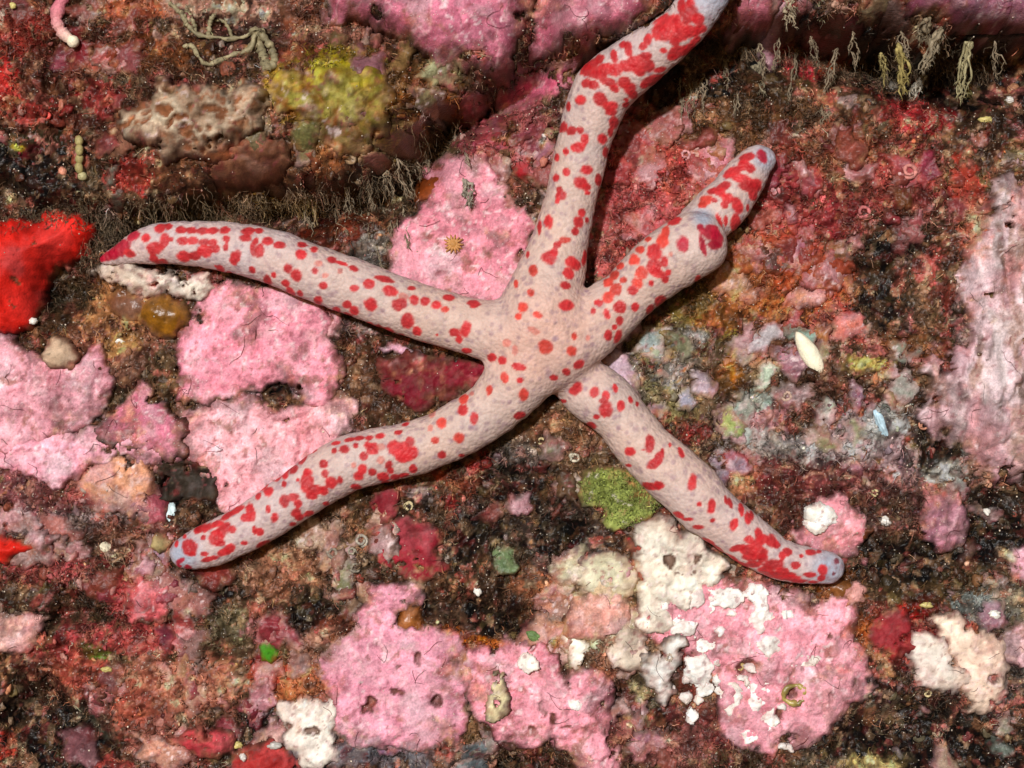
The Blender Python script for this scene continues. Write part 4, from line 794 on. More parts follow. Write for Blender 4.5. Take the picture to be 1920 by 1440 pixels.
md = tmp.modifiers.new('r', 'REMESH'); md.mode = 'VOXEL'; md.voxel_size = VOX; md.adaptivity = 0
ev = tmp.evaluated_get(bpy.context.evaluated_depsgraph_get())
em = ev.to_mesh()
nv = len(em.vertices); co = np.empty(nv * 3, np.float32); em.vertices.foreach_get('co', co)
co = co.reshape(-1, 3) + np.array(tmp.location)
SV = np.stack([co[:, 0], co[:, 2], -co[:, 1]], 1).astype(np.float64)
SF = np.empty(len(em.loops), np.int32); em.loops.foreach_get('vertex_index', SF); SF = SF.reshape(-1, 4).astype(np.int64)
ev.to_mesh_clear()
bpy.data.objects.remove(tmp)
def grad(P3, e=.004):
    s0 = star_sdf(P3)
    return np.stack([(star_sdf(P3 + d_) - s0) / e for d_ in np.eye(3) * e], 1), s0
for it in range(2):
    g, d = grad(SV)
    SV = SV - (np.clip(d, -.15, .15) / (np.sum(g * g, 1) + 1e-6))[:, None] * g
    if it < 1:                                              # relax the grid between projections
        acc = np.zeros_like(SV); cnt = np.zeros(len(SV))
        for a, b in ((0, 1), (1, 2), (2, 3), (3, 0)):
            np.add.at(acc, SF[:, a], SV[SF[:, b]]); np.add.at(cnt, SF[:, a], 1)
            np.add.at(acc, SF[:, b], SV[SF[:, a]]); np.add.at(cnt, SF[:, b], 1)
        SV = .4 * SV + .6 * acc / cnt[:, None]
SN, _ = grad(SV); SN /= np.linalg.norm(SN, axis=1)[:, None] + 1e-9
k_ = .02 * fbm(SV[:, 0] * 2.3 + SV[:, 2], SV[:, 1] * 2.3, 4, 3) + .013 * fbm(SV[:, 0] * 8 + 3 * SV[:, 2], SV[:, 1] * 8 - 2 * SV[:, 2], 9, 3)
SV = SV + SN * k_[:, None]

# skin colour: warm flesh at the disc, greyer along the arms, bluish at the tips
rad = np.hypot(SV[:, 0] - DISC[0], SV[:, 1] - DISC[1])
SC = lin((200, 174, 163)) * np.ones((len(SV), 1))
w = sstep(1.6, .2, rad)[:, None]; SC = SC * (1 - .6 * w) + lin((214, 166, 150)) * .6 * w
w = sstep(2.5, 6.5, rad)[:, None]; SC = SC * (1 - .7 * w) + lin((188, 167, 166)) * .8 * w
for tip, rr in (((1553, 1065, .4), .55), ((348, 1037, .4), .55), ((1340, -20, 1.9), .9), ((1318, 408, 1.3), .32), ((1432, 296, .6), .4)):
    c = at(*tip); w = sstep(rr, rr * .15, np.hypot(SV[:, 0] - c[0], SV[:, 1] - c[1]))[:, None]
    SC = SC * (1 - .8 * w) + lin((156, 166, 184)) * .8 * w
mott = fbm(SV[:, 0] * 3.1 + SV[:, 2], SV[:, 1] * 3.1, 2, 4, .6)[:, None]
SC = SC * (1 + .10 * mott)
mott = fbm(SV[:, 0] * 1.4 + 50, SV[:, 1] * 1.4 + SV[:, 2], 5, 3)[:, None]
SC = SC * (1 + np.array([.05, -.02, -.08]) * mott)
front = SN[:, 2] > -.25
fi = np.where(front)[0]
pxs = 960 + SV[fi, 0] * 100 * D / (D - SV[fi, 2]); pys = 720 - SV[fi, 1] * 100 * D / (D - SV[fi, 2])
cell = {}
for n_, (a, b) in enumerate(zip((pxs // 20).astype(int), (pys // 20).astype(int))):
    cell.setdefault((a, b), []).append(n_)
cell = {k: np.array(v) for k, v in cell.items()}
def near(px, py, rpx):
    out = []
    k = int(rpx // 20) + 1
    a, b = int(px // 20), int(py // 20)
    for i in range(a - k, a + k + 1):
        for j in range(b - k, b + k + 1):
            if (i, j) in cell: out.append(cell[(i, j)])
    return np.concatenate(out) if out else np.zeros(0, int)
jit = .20 * fbm(SV[:, 0] * 6 + 5 * SV[:, 2], SV[:, 1] * 6 - 4 * SV[:, 2], 3, 2) + .16 * fbm(SV[:, 0] * 17 + 9 * SV[:, 2], SV[:, 1] * 17 - 8 * SV[:, 2], 6, 2)
sr = np.random.default_rng(3)
# faint lilac pores between the spots
for n_ in sr.integers(0, len(fi), 2600):
    c = SV[fi[n_]]; ii = fi[near(pxs[n_], pys[n_], 9)]
    dd = np.linalg.norm(SV[ii] - c, axis=1) / sr.uniform(.03, .065) + jit[ii]
    w = (sr.uniform(.2, .6) * sstep(1.15, .5, dd))[:, None]
    SC[ii] = SC[ii] * (1 - w) + lin((150, 118, 128)) * w
SPC = {'r': (190, 36, 42), 'o': (202, 60, 48), 'f': (208, 108, 94), 'm': (172, 20, 48), 'd': (120, 50, 62)}
for (tx, ty), txt in SPOTS.items():
    for s_ in txt.split(';'):
        f = s_.split(); letter = 'r'
        if f[-1] in SPC: letter = f.pop()
        v_ = [float(q) for q in f]; ang = math.radians(-(v_[4] if len(v_) > 4 else 0))
        px, py, ra, rb = tx + v_[0] / 4, ty + v_[1] / 4, v_[2] / 388, v_[3] / 388
        cand = near(px, py, 26)
        if not len(cand): continue
        n0 = cand[np.argmin((pxs[cand] - px) ** 2 + (pys[cand] - py) ** 2)]
        if (pxs[n0] - px) ** 2 + (pys[n0] - py) ** 2 > 14 ** 2: continue
        c = SV[fi[n0]]
        ii = fi[near(px, py, max(ra, rb) * 100 + 12)]
        dx, dy, dz = (SV[ii] - c).T
        u = (dx * math.cos(ang) + dy * math.sin(ang)) / ra; v = (-dx * math.sin(ang) + dy * math.cos(ang)) / rb
        dd = np.sqrt(u * u + v * v + (dz / (2.6 * max(ra, rb))) ** 2) + jit[ii]
        w = sstep(1.18, .82, dd) * (.96 if letter != 'f' else .7)
        tone = lin(SPC[letter]) * sr.uniform(.78, 1.12) * (1 + .22 * fbm(SV[ii, 0] * 12 + 7 * SV[ii, 2], SV[ii, 1] * 12, 5, 2)[:, None]) + sstep(.5, 1.1, dd)[:, None] * np.array([.03, .02, .015])
        SC[ii] = SC[ii] * (1 - w[:, None]) + tone * w[:, None]
# spots round the hidden flanks
back = np.where(SN[:, 2] < -.05)[0]
for n_ in sr.choice(back, 260, replace=False):
    c = SV[n_]; ii = np.where(np.abs(SV[:, 0] - c[0]) < .2)[0]; ii = ii[SN[ii, 2] < .1]
    dd = np.linalg.norm(SV[ii] - c, axis=1) / sr.uniform(.06, .13) + jit[ii]
    w = sstep(1.12, .92, dd)[:, None]
    SC[ii] = SC[ii] * (1 - w) + lin((196, 44, 46)) * w
star = add('sea_star', SV, SF, SC, M_SKIN)
tag(star, 'pale five-armed sea star with red spots clinging to the reef wall', 'sea star')
# ------------------------------------------------------------------ small growths, each a thing of its own
SURF = np.maximum(H, TOP)
def on(px, py, sink=0.0):
    """the point of the reef surface that the photograph shows at this pixel"""
    z = .4
    for _ in range(6):
        p = at(px, py, z); z = float(samp(SURF, p[0], p[1]))
    p = at(px, py, z); p[2] -= sink
    return p
def ball(name, px, py, rx, ry, rz, rgb, mat, label, cat, group=None, amp=.15, seed=0, ang=0, sub=ICO4, sink=.3, var=.15, out=0.0, f=1.6):
    c = on(px, py); V = lump(lump(sub[0], amp * 1.6, seed, f), .10, seed + 4, 5.0) * np.array([rx, ry, rz]) / 100
    a = math.radians(-ang); V = np.stack([V[:, 0] * math.cos(a) - V[:, 1] * math.sin(a), V[:, 0] * math.sin(a) + V[:, 1] * math.cos(a), V[:, 2]], 1)
    n = fbm(sub[0][:, 0] * 2 + seed, sub[0][:, 1] * 2 + sub[0][:, 2], 5, 3)[:, None]
    c[2] += rz / 100 * (1 - 2 * sink) * .5 + out
    o = add(name, V + c, sub[1], np.clip(lin(rgb) * (1 + 2.6 * var * n) * (1 + .25 * fbm(V[:, :1] * 9, V[:, 1:2] * 9, 2, 3)), .004, .88), mat)
    return tag(o, label, cat, group)
br = np.random.default_rng(77)

ball('shell', 200, 1027, 14, 9, 8, (216, 204, 176), M_WHITE, 'tiny cream shell below the tan orange crust', 'shell', seed=13, ang=30)
ball('shell', 322, 962, 9, 20, 8, (206, 226, 228), M_WHITE, 'small bluish white splinter beside the dark tuft', 'shell', seed=14, ang=10)
ball('shell', 1651, 795, 9, 27, 8, (176, 204, 216), M_GLOSS, 'silvery blue splinter on the grey rock right of the star', 'shell', seed=15, ang=-20)
ball('shell', 1712, 165, 14, 8, 8, (205, 196, 182), M_WHITE, 'pale chip below the top right overhang', 'shell', seed=16, ang=-20)
ball('algae_leaf', 1000, 1193, 14, 9, 4, (96, 120, 70), M_FIBRE, 'small grey green leaf above the knobbly pink crust', 'algae', seed=17, ang=35)
# white grain with ragged front end
c = on(1516, 661); V = lump(ICO3[0], .08, 3)
V = V * np.array([.44, .18 + 0, .14]); V[:, 1] *= (1 - .25 * np.clip(-V[:, 0] / .44, 0, 1)); a = math.radians(-58)
V = np.stack([V[:, 0] * math.cos(a) - V[:, 1] * math.sin(a), V[:, 0] * math.sin(a) + V[:, 1] * math.cos(a), V[:, 2]], 1) + c + np.array([0, 0, .06])
tag(add('white_shell', V, ICO3[1], np.tile(lin((244, 236, 208)), (len(V), 1)), M_WHITE), 'bright white elongated shell on brown rock right of the star', 'shell')

# jointed stalk, upper left
root = bpy.data.objects.new('jointed_stalk', None); COL.objects.link(root); c0 = on(148, 270); root.location = (c0[0], -c0[2], c0[1])
tag(root, 'pale yellow jointed stalk on the dark rock at the upper left', 'algae')
for k, (y0, y1) in enumerate(((256, 272), (272, 290), (290, 306), (306, 324))):
    c1 = on(148, y0); c2 = on(149, y1); z = max(c1[2], c2[2]) + .12
    b2 = Bag(); put_tube(b2, wiggle(at(148, y0, z), at(149, y1, z), 5, .01, br), [.05, .075, .08, .075, .05], lin((160, 146, 96)), 10); b2.obj('joint', M_FIBRE, root)
c1 = on(156, 331); b2 = Bag(); b2.put(lump(ICO2[0], .2, 3) * .09 + c1 + np.array([0, 0, .08]), ICO2[1], lin((186, 176, 130))); b2.obj('tip', M_FIBRE, root)

# stringy web above the ruffled alga
root = bpy.data.objects.new('stringy_sponge', None); COL.objects.link(root); c0 = on(440, 60); root.location = (c0[0], -c0[2], c0[1])
tag(root, 'grey green stringy web stretched across a dark hollow at the upper left', 'sponge')
for pts, r_ in (([(345, 88), (362, 88), (376, 112), (396, 121), (436, 104), (470, 92), (482, 70)], .055), ([(338, 22), (352, 46), (372, 66), (410, 72), (452, 72), (478, 62)], .055), ([(392, 70), (396, 44), (404, 28)], .05), ([(368, 66), (362, 40), (350, 20)], .05), ([(436, 72), (425, 45), (405, 40)], .04), ([(482, 60), (490, 92), (500, 128)], .12), ([(492, 66), (512, 96), (514, 120), (500, 130)], .09), ([(470, 88), (484, 80), (496, 62)], .09), ([(320, 8), (345, 30), (350, 48)], .06)):
    P = np.array([on(*p) for p in pts]); P[:, 2] = np.maximum(P[:, 2], np.median(P[:, 2])) + .07
    P = smooth_path(P, 24); P += br.normal(0, .008, P.shape)
    b2 = Bag(); put_tube(b2, P, .7 * r_ * br.uniform(.6, 1.5, 24), lin((150, 138, 106)) * br.uniform(.6, 1.2, (24, 1)), 8); b2.obj('strand', M_FIBRE, root)

# curved pink rim, upper left corner
P = np.array([on(*p) for p in [(122, -10), (112, 15), (107, 38), (114, 56), (126, 70), (140, 80)]]); P[:, 2] = P[:, 2].max() + .05; P = smooth_path(P, 24)
b2 = Bag(); put_tube(b2, P, np.linspace(.13, .09, 24) * br.uniform(.75, 1.25, 24), np.linspace(0, 1, 24)[:, None] ** 2 * lin((236, 214, 190)) + (1 - np.linspace(0, 1, 24)[:, None] ** 2) * lin((214, 120, 134)), 10)
b2.put(lump(ICO2[0], .2, 5) * .12 + P[-1], ICO2[1], lin((236, 220, 192)))
tag(b2.obj('pink_rim', M_CRUST), 'curved pink rim with a white end in the upper left corner', 'coralline algae')

# brown star-like polyp on the framed pink crust
c = on(850, 458) + np.array([0, 0, .03]); bag = Bag()
bag.put(ICO2[0] * np.array([.10, .10, .05]) + c, ICO2[1], lin((170, 120, 62)))
for k in range(14):
    a = k / 14 * 6.2832 + br.normal(0, .08); r_ = br.uniform(.15, .21)
    put_tube(bag, [c, c + np.array([math.cos(a), math.sin(a), .25]) * r_ * .55, c + np.array([math.cos(a) * r_, math.sin(a) * r_, -.01])], [.03, .026, .012], lin((184, 134, 80)), 5)
tag(bag.obj('polyp', M_FIBRE), 'small brown star-shaped polyp on the framed pink crust', 'polyp')

# olive ring round the dark hole in the rose crust
c = on(1487, 1300); t_ = np.linspace(0, 6.2832, 25); b2 = Bag()
put_tube(b2, np.stack([c[0] + .19 * np.cos(t_), c[1] + .17 * np.sin(t_), np.full(25, samp(SURF, c[0] + .25, c[1]) - .06)], 1) + br.normal(0, .012, (25, 3)), .055 + .02 * np.sin(t_ * 3), (lin((150, 132, 72)) * (1 + .3 * np.sin(t_ * 2))[:, None]), 8)
tag(b2.obj('siphon_ring', M_GLOSS), 'olive ring round a dark hole in the large rose crust', 'siphon')

# hanging filaments
G1 = 'filaments hanging from the right-hand ledge'; G2 = 'filaments hanging from the mossy ridge'
LR = 'thin grey beige filament dangling under the ledge right of the raised arm'
LM = 'thin grey beige filament dangling under the mossy ridge above the leftward arm'
FIL = [(1277,145,1277,202,.028,LR,G1),(1297,155,1296,205,.026,LR,G1),(1320,138,1319,192,.028,LR,G1),(1302,120,1310,152,.02,LR,G1),(1385,125,1380,198,.034,LR,G1),(1492,92,1480,166,.034,LR,G1),(1572,92,1547,156,.034,LR,G1),(1577,132,1540,202,.038,LR,G1),(1460,70,1450,120,.02,LR,G1),(1520,70,1528,112,.02,LR,G1),(1598,60,1600,120,.022,LR,G1),(1355,110,1362,150,.02,LR,G1),(1425,80,1432,130,.02,LR,G1),(1555,205,1540,232,.024,LR,G1),(1865,80,1868,140,.022,LR,G1),(1690,60,1702,98,.026,LR,G1),
 (572,388,590,425,.02,LM,G2),(667,382,690,430,.026,LM,G2),(695,402,727,520,.036,LM,G2),(712,382,732,432,.032,LM,G2),(737,375,742,418,.03,LM,G2),(757,390,767,452,.022,LM,G2),(745,298,775,358,.032,LM,G2),(630,385,650,430,.02,LM,G2),(802,280,803,315,.022,LM,G2),(690,340,700,385,.022,LM,G2),(650,350,655,395,.02,LM,G2),(725,320,738,365,.022,LM,G2),(776,300,790,332,.02,LM,G2)]
SPECIAL = [(1415,122,1428,166,.075,'fuzzy grey clump dangling at the right of the raised arm','hanging_tuft',(132,122,100)),
 (1650,102,1657,148,.045,'short yellow filament under the right-hand ledge, nearer the raised arm','hanging_filament',(150,136,88)),
 (1685,86,1695,157,.055,'knobby yellow filament in the dark gap under the right-hand ledge','hanging_filament',(156,140,86)),
 (1768,48,1731,112,.075,'thick beige rope of fibres hanging off the top right overhang','hanging_rope',(150,136,112)),
 (1740,30,1726,70,.08,'fuzzy beige lump on the lip of the top right overhang','hanging_tuft',(128,114,92)),
 (1732,138,1712,174,.05,'whitish frayed strand below the thick beige rope','hanging_filament',(196,186,168)),
 (1817,78,1800,166,.05,'long straight pale yellow filament in the black top right recess','hanging_filament',(164,154,116)),
 (1816,168,1818,184,.04,'tiny yellow stub just below the long straight pale filament','hanging_filament',(150,140,92)),
 (587,380,603,486,.036,'long beige filament hanging across the leftward arm','hanging_filament',(150,126,92)),
 (872,342,876,384,.055,'thick grey filament end hanging over the framed pink crust','hanging_filament',(150,140,124)),
 (850,243,881,297,.045,'grey filament hanging beside the small pink crust scrap','hanging_filament',(146,130,112)),
 (1480,-5,1482,34,.06,'pale left pillar of fibres at the top edge right of the raised arm','fibre_pillar',(170,154,128)),
 (1534,-5,1540,30,.07,'pale right pillar of fibres at the top edge right of the raised arm','fibre_pillar',(166,158,126))]
def filament(name, x0, y0, x1, y1, r_, rgb, label, cat, group=None):
    y1 = y1 + .3 * (y1 - y0); a = on(x0, y0); b = at(x1, y1, max(a[2] - .35, float(on(x1, y1)[2]) + .12))
    b2 = Bag()
    for m in range(3 if r_ < .05 else 6):                   # a loose twist of strands
        e_ = br.normal(0, r_ * .5, 3); P = wiggle(a + e_, b + e_ * 1.5 + np.array([0, br.uniform(-.02, .18), 0]), 16, .10, br)
        rr = r_ * .42 * (1.15 - .7 * np.linspace(0, 1, 16)) * br.uniform(.4, 1.6, 16) + .003
        put_tube(b2, P, rr, lin(rgb) * br.uniform(.6, 1.25, (16, 1)), 5)
        for k in range(int(14 + r_ * 160)):                 # fuzz along it
            p = P[br.integers(1, 16)]; d_ = br.normal(0, 1, 3); d_ /= np.linalg.norm(d_); L_ = br.uniform(.02, .08) + r_ * .6
            put_tube(b2, [p, p + d_ * L_ * .5 + np.array([0, -.02, 0]), p + d_ * L_ * .8 + np.array([0, -.06, 0])], [.006, .005, .002], lin(rgb) * br.uniform(.6, 1.3), 3)
    tag(b2.obj(name, M_FIBRE), label, cat, group)
ORD = ['first', 'second', 'third', 'fourth', 'fifth', 'sixth', 'seventh', 'eighth', 'ninth', 'tenth', 'eleventh', 'twelfth', 'thirteenth', 'fourteenth', 'fifteenth', 'sixteenth', 'seventeenth']
for g_, phr in ((G1, 'thin grey filament from the left under the right-hand ledge'), (G2, 'thin grey filament from the left under the mossy ridge')):
    for k, (x0, y0, x1, y1, r_, lab, _g) in enumerate(sorted(f for f in FIL if f[6] == g_)):
        filament('hanging_filament', x0, y0, x1, y1, r_, (142, 126, 104), ORD[k] + ' ' + phr, 'filament', g_)
for (x0, y0, x1, y1, r_, lab, nm, rgb) in SPECIAL:
    filament(nm, x0, y0, x1, y1, r_, rgb, lab, 'filament')

# little coiled worm tubes and bead-like shells
MARKS = [(90,480,'the big vivid red sponge'),(300,590,'the amber tunicate'),(470,640,'the rounded pale pink crust'),(505,1225,'the bright green ball'),(770,1020,'the crimson square crust'),(735,1290,'the big mauve crust'),(1000,1300,'the knobbly pink crust'),(580,1380,'the creamy white chip'),(385,1400,'the brick red sponge'),(1165,935,'the lime green tuft'),(1250,1080,'the bleached white crust'),(1480,1240,'the large rose crust'),(1555,985,'the white-capped pink crust'),(1780,975,'the lilac knob'),(1850,740,'the tall lilac crust'),(1750,1245,'the two-lobed ivory crust'),(1850,1260,'the boot-shaped ivory crust'),(1675,1190,'the crimson patch by the ivory crusts'),(1516,661,'the elongated white shell'),(1800,120,'the long pale filament'),(350,220,'the ruffled alga'),(625,170,'the yellow sponge'),(215,910,'the tan orange crust'),(345,903,'the dark fuzzy sponge'),(30,1025,'the small vivid red sponge'),(345,1040,'the lower left arm tip'),(1550,1065,'the lower right arm tip'),(1025,720,'the star centre'),(30,1195,'the salmon scrap'),(107,668,'the beige sponge'),(148,300,'the jointed stalk'),(120,45,'the curved pink rim'),(1285,1370,'the bottom of the white bar'),(1651,795,'the silvery blue splinter')]
used_labels = set()
def place_label(what, px, py):
    for d_, mx, my, nm in sorted((math.hypot(px - a, py - b), a, b, c) for a, b, c in MARKS):
        dx, dy = px - mx, py - my
        ways = ['right of' if dx > 0 else 'left of', 'above' if dy < 0 else 'below']
        if abs(dy) > abs(dx): ways.reverse()
        if d_ < 26: ways = ['upon']
        for w_ in ways:
            for pre in ('', 'further '):
                l_ = '%s %s%s %s' % (what, pre, w_, nm)
                if l_ not in used_labels and len(l_.split()) <= 16 and (not pre or d_ < 220):
                    used_labels.add(l_); return l_
    return what
RINGS = [(1285,290,9,'tiny pale pink coiled tube on the red rock right of the raised arm',(222,160,160)),(1705,320,13,'pink half-coiled tube on red rock near the right edge',(214,140,130)),(1619,397,13,'pink coiled tube above the orange rock on the right',(206,118,116)),(677,1013,11,None,(186,176,160)),(624,1036,10,None,(160,146,130)),(666,1063,10,None,(150,140,124)),(765,950,9,None,(226,208,160)),(1078,857,9,None,(214,204,180)),(1015,828,8,None,(206,186,140)),(1732,797,9,'tiny tube with an orange mouth left of the tall lilac crust',(216,150,120)),(1475,742,9,None,(214,180,160)),(660,1034,7,None,(180,170,150)),(1255,1232,7,None,(200,180,160)),(1388,1250,8,None,(196,170,110)),(1640,925,7,None,(220,200,150)),(1740,1300,7,None,(220,200,150))]
for (px, py, r_, lab, rgb) in RINGS:
    c = on(px, py); t_ = np.linspace(0, br.uniform(5.2, 9.0), 22) + br.uniform(0, 6.28); rr = r_ / 100 * np.linspace(1, .55, 22)
    P = np.stack([c[0] + rr * np.cos(t_), c[1] + rr * np.sin(t_), c[2] + .01 + np.linspace(-.03, .05, 22)], 1) + br.normal(0, .006, (22, 3))
    b2 = Bag(); put_tube(b2, P, r_ / 100 * np.linspace(.36, .22, 22) * br.uniform(.8, 1.2, 22), lin(rgb) * br.uniform(.5, 1.05, (22, 1)), 7)
    tag(b2.obj('worm_tube', M_WHITE), lab or place_label('tiny cream coiled worm tube', px, py), 'worm tube', 'coiled worm tubes')
BEADS = [(1660,978,11),(896,1109,9),(516,1397,11),(200,1255,8),(445,1395,9),(456,1419,8),(1865,1152,9),(1737,1134,9),(62,602,8),(225,640,8),(1850,958,9),(1892,188,9),(1848,225,10),(25,10,8)]
for k, (px, py, r_) in enumerate(BEADS):
    c = on(px, py); V = lump(ICO3[0], .6, k % 9, 2.2) * r_ / 105 * np.array([br.uniform(.8, 1.3), br.uniform(.6, 1.0), .7]) + c + np.array([0, 0, r_ / 400])
    yel = br.random() < .35
    o = add('bead_shell', V, ICO3[1], np.tile(lin((224, 206, 130) if yel else (228, 222, 212)) * br.uniform(.75, 1.05), (len(V), 1)), M_GLOSS)
    tag(o, place_label('tiny yellowish bead-like shell' if yel else 'tiny white bead-like shell', px, py), 'shell', 'bead-like shells')

# ------------------------------------------------------------------ turf, grains and flakes nobody could count
STARM = np.zeros(X.shape, bool)
for P, R in CHAINS.values():
    for k in range(len(P)): STARM |= np.hypot(X - P[k, 0], Y - P[k, 1]) < R[k] * .97
BARE = (TOP < H) & ~STARM
tr = np.random.default_rng(91)
def scatter(n, dens):
    """surface points picked by density"""
    p = dens.ravel().astype(np.float64); p = np.cumsum(p); p /= p[-1]
    k = np.searchsorted(p, tr.random(n)); j, i = k // NX, k % NX
    return gx[i] + tr.uniform(-.5, .5, n) * STEP, gy[j] + tr.uniform(-.5, .5, n) * STEP, j, i
inview = (np.abs(X) < 10.4) & (np.abs(Y) < 8.0)
lum = RC @ np.array([.3, .6, .1])
def many(name, base, n, dens, size, flat, amp, colf, sink, mat, label, cat):
    x, y, j, i = scatter(n, dens)
    V0, F0 = base; m = len(V0)
    s = size(n)[:, None, None]
    sc = tr.uniform(.6, 1.4, (n, 1, 3)) * np.array([1, 1, flat])
    V = V0[None] * (1 + amp * tr.uniform(-1, 1, (n, m, 1))) * s * sc
    a = tr.uniform(0, 6.28, n)[:, None]; b = tr.normal(0, .5, n)[:, None]
    vx = V[..., 0] * np.cos(a) - V[..., 1] * np.sin(a); vy = V[..., 0] * np.sin(a) + V[..., 1] * np.cos(a); vz = V[..., 2]
    vx, vz = vx * np.cos(b) - vz * np.sin(b), vx * np.sin(b) + vz * np.cos(b)
    z = SURF[j, i] - sink * s[:, 0, 0]
    V = np.stack([vx + x[:, None], vy + y[:, None], vz + z[:, None]], -1).reshape(-1, 3)
    Fa = (F0[None] + (np.arange(n) * m)[:, None, None]).reshape(-1, F0.shape[1])
    C = colf(n, j, i)
    C = np.repeat(C, m, 0) * tr.uniform(.85, 1.15, (n * m, 1))
    o = add(name, V, Fa, np.clip(C, .004, .85), mat)
    return tag(o, label, cat, None, 'stuff')
def local(n, j, i, spread, pale, palc=None):
    C = RC[j, i] * np.exp(tr.normal(0, spread, (n, 1))) * tr.uniform(.85, 1.18, (n, 3))
    u = tr.random(n)
    alt = np.array([lin(c) for c in (palc or [(190,160,126),(206,196,180),(186,104,100),(160,60,58),(150,140,110),(120,110,104)])])
    pick = alt[tr.integers(0, len(alt), n)]
    return np.where((u < pale)[:, None], pick * .3 + RC[j, i] * 1.3, C)
many('crust_flakes', ICO2, 700, BARE * inview * sstep(.2, -.1, fbm(X * .7, Y * .7, 6, 2)), lambda n: np.minimum(tr.gamma(3, .018, n) + .03, .12), .4, .30, lambda n, j, i: local(n, j, i, .3, .25), .35, M_ROCK, 'countless knobbly flakes of growth covering the brown rock', 'growth')
many('grains', ICO1, 5000, BARE * inview * (1 - .9 * SHADE_DARK) * (.3 + sstep(-.2, .5, fbm(X * 1.1, Y * 1.1, 3, 3))), lambda n: np.minimum(tr.gamma(2.0, .008, n) + .010, .045), .8, .45, lambda n, j, i: local(n, j, i, .5, .14), .2, M_ROCK, 'fine sand grains and granules scattered over the rock', 'grains')
many('sand_glint_specks', ICO1, 4200, (inview & ~STARM) * (.3 + 1.0 * BARE), lambda n: tr.uniform(.006, .017, n), 1, .2, lambda n, j, i: np.tile(lin((216, 200, 180)), (n, 1)) * tr.uniform(.5, 1.1, (n, 1)), -.4, M_GLOSS, 'pale sand specks and added glint specks dusted over rock and crusts', 'sand')  # sand, plus bright specks added to stand for glints
def turf(name, n, dens, length, rad, colf, label, droop=.0, out=1.0, curl=.7, seg=4):
    x, y, j, i = scatter(n, dens)
    p = np.stack([x, y, SURF[j, i] - .02], 1)
    L_ = length(n)[:, None] / seg
    d = np.stack([tr.normal(0, .8, n), tr.normal(0, .8, n) - droop, np.full(n, out)], 1)
    pts = [p]
    for k in range(seg):
        d = d / np.linalg.norm(d, axis=1)[:, None]
        p = p + d * L_; pts.append(p)
        d = d + tr.normal(0, curl, (n, 3)) + np.array([0, -.25 * droop - .05, 0])
        zlim = SURF[np.clip(((p[:, 1] - gy[0]) / STEP).astype(int), 0, NY - 1), np.clip(((p[:, 0] - gx[0]) / STEP).astype(int), 0, NX - 1)] + .012
        d[:, 2] += 2.5 * np.maximum(0, zlim - p[:, 2]) / np.maximum(L_[:, 0], .01)
        d[:, 2] -= .25
    P = np.stack(pts, 1)                                     # n, seg+1, 3
    th = np.array([0, 2.094, 4.189]); off = np.stack([np.cos(th), np.sin(th), np.array([.3, -.5, .2])], 1)
    rr = rad(n)[:, None] * np.linspace(1, .45, seg + 1)[None]
    V = (P[:, :, None] + rr[:, :, None, None] * off[None, None]).reshape(-1, 3)
    q = []
    for k in range(seg):
        for e in range(3):
            q.append((k * 3 + e, k * 3 + (e + 1) % 3, k * 3 + 3 + (e + 1) % 3, k * 3 + 3 + e))
    m = 3 * (seg + 1)
    Fa = (np.array(q)[None] + (np.arange(n) * m)[:, None, None]).reshape(-1, 4)
    C = np.repeat(colf(n, j, i), m, 0)
    o = add(name, V, Fa, np.clip(C, .004, .8), M_FIBRE)
    return tag(o, label, 'algae', None, 'stuff')
def hairc(n, j, i):
    b = np.array([lin(c) for c in [(132,116,86),(112,92,66),(156,142,112),(104,72,54),(176,166,146),(150,88,72)]])[tr.integers(0, 6, n)]
    return (.14 * b + .95 * RC[j, i]) * np.exp(tr.normal(0, .55, (n, 1)))
ledgeface = np.exp(-(line_d(X, Y, W2([(1360,40),(1480,45),(1600,60),(1700,60),(1760,70)], 1.5)) / .35) ** 2)
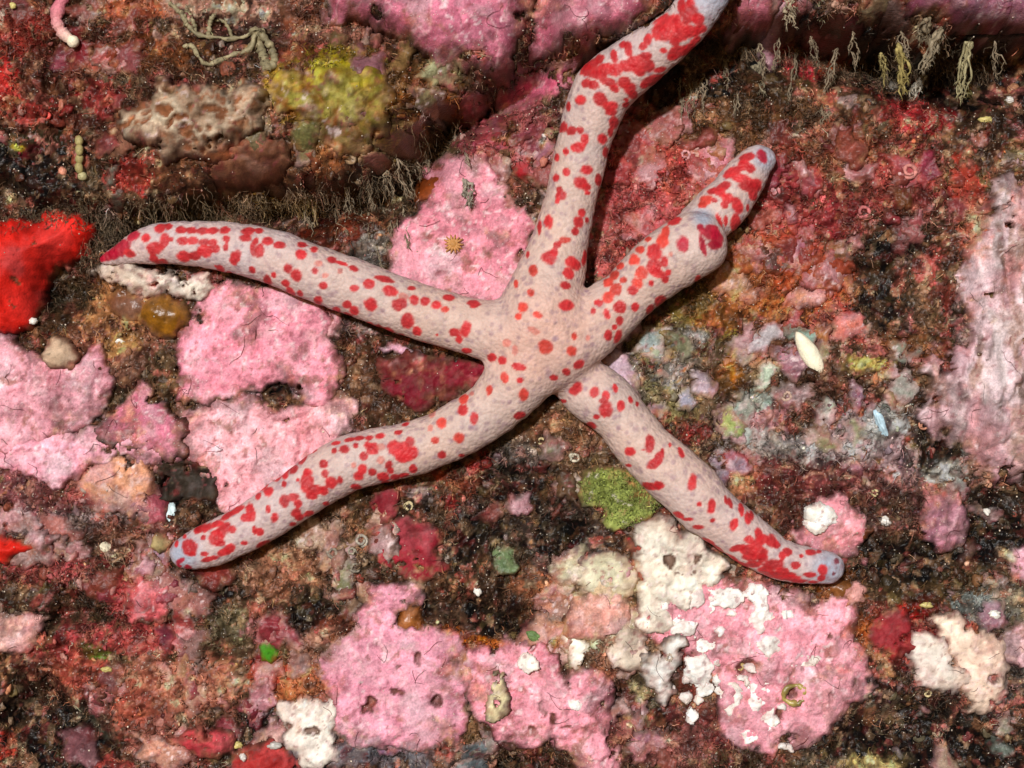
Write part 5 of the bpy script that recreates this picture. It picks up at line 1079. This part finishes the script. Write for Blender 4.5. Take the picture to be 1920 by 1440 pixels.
dens = BARE * inview * (1 - .8 * SHADE_DARK) * (1 + 2 * ledgeface) * (.15 + sstep(-.15, .45, fbm(X * .9 + 20, Y * .9, 13, 3)) * 1.2) * sstep(.30, .06, blur(lum, 6))
turf('turf_algae', 26000, dens, lambda n: tr.uniform(.08, .32, n), lambda n: tr.uniform(.004, .0095, n), hairc, 'fuzzy brown turf algae carpeting the rock between the crusts')
edge = blur((TOP > H).astype(float), 4); edge = np.where(BARE, edge * (1 - edge) * 4, 0) * inview
turf('edge_turf', 9000, edge, lambda n: tr.uniform(.06, .26, n), lambda n: tr.uniform(.006, .012, n), hairc, 'short brown fuzz lining the rims of the crusts')
f3_ = line_d(X, Y, W2([(-40,398),(60,398),(130,392),(190,420),(150,480)], .9))
f1_ = line_d(X, Y, W2([(160,400),(215,425),(300,398),(420,385),(520,372),(620,378),(700,355),(760,300),(830,252),(862,225)], .9)); f2_ = line_d(X, Y, W2([(1330,72),(1420,60),(1480,70),(1560,78),(1640,98),(1700,92),(1740,118),(1800,74),(1900,84)], 1.2))
fr = (np.exp(-(f1_ / .22) ** 2) + .8 * np.exp(-(f2_ / .2) ** 2)) * BARE * inview + .5 * np.exp(-(f3_ / .14) ** 2) * inview * ~STARM
turf('fringe', 6500, fr, lambda n: tr.uniform(.1, .45, n), lambda n: tr.uniform(.004, .009, n), lambda n, j, i: (.5 * lin((138, 120, 96)) + .5 * RC[j, i]) * np.exp(tr.normal(0, .4, (n, 1))), 'ragged fringe of grey brown fuzz hanging along the ledge lips', droop=1.0, out=.8, curl=.6, seg=5)
gsel = poly_sd(X, Y, W2([(1095,905),(1120,880),(1150,885),(1180,888),(1205,912),(1242,946),(1216,962),(1200,978),(1165,988),(1140,972),(1132,948),(1098,940)], .2)) > -.03
green = next(o for o in bpy.data.objects if o.get('label', '').startswith('lime green'))
g_o = turf('fuzz', 1600, gsel & ~STARM, lambda n: tr.uniform(.04, .11, n), lambda n: tr.uniform(.008, .014, n), lambda n, j, i: lin((146, 158, 84)) * np.exp(tr.normal(0, .35, (n, 1))), 'fuzz', curl=.6)
del g_o['category']; del g_o['label']; wl = g_o.location.copy(); g_o.parent = green; g_o.location = wl - green.location
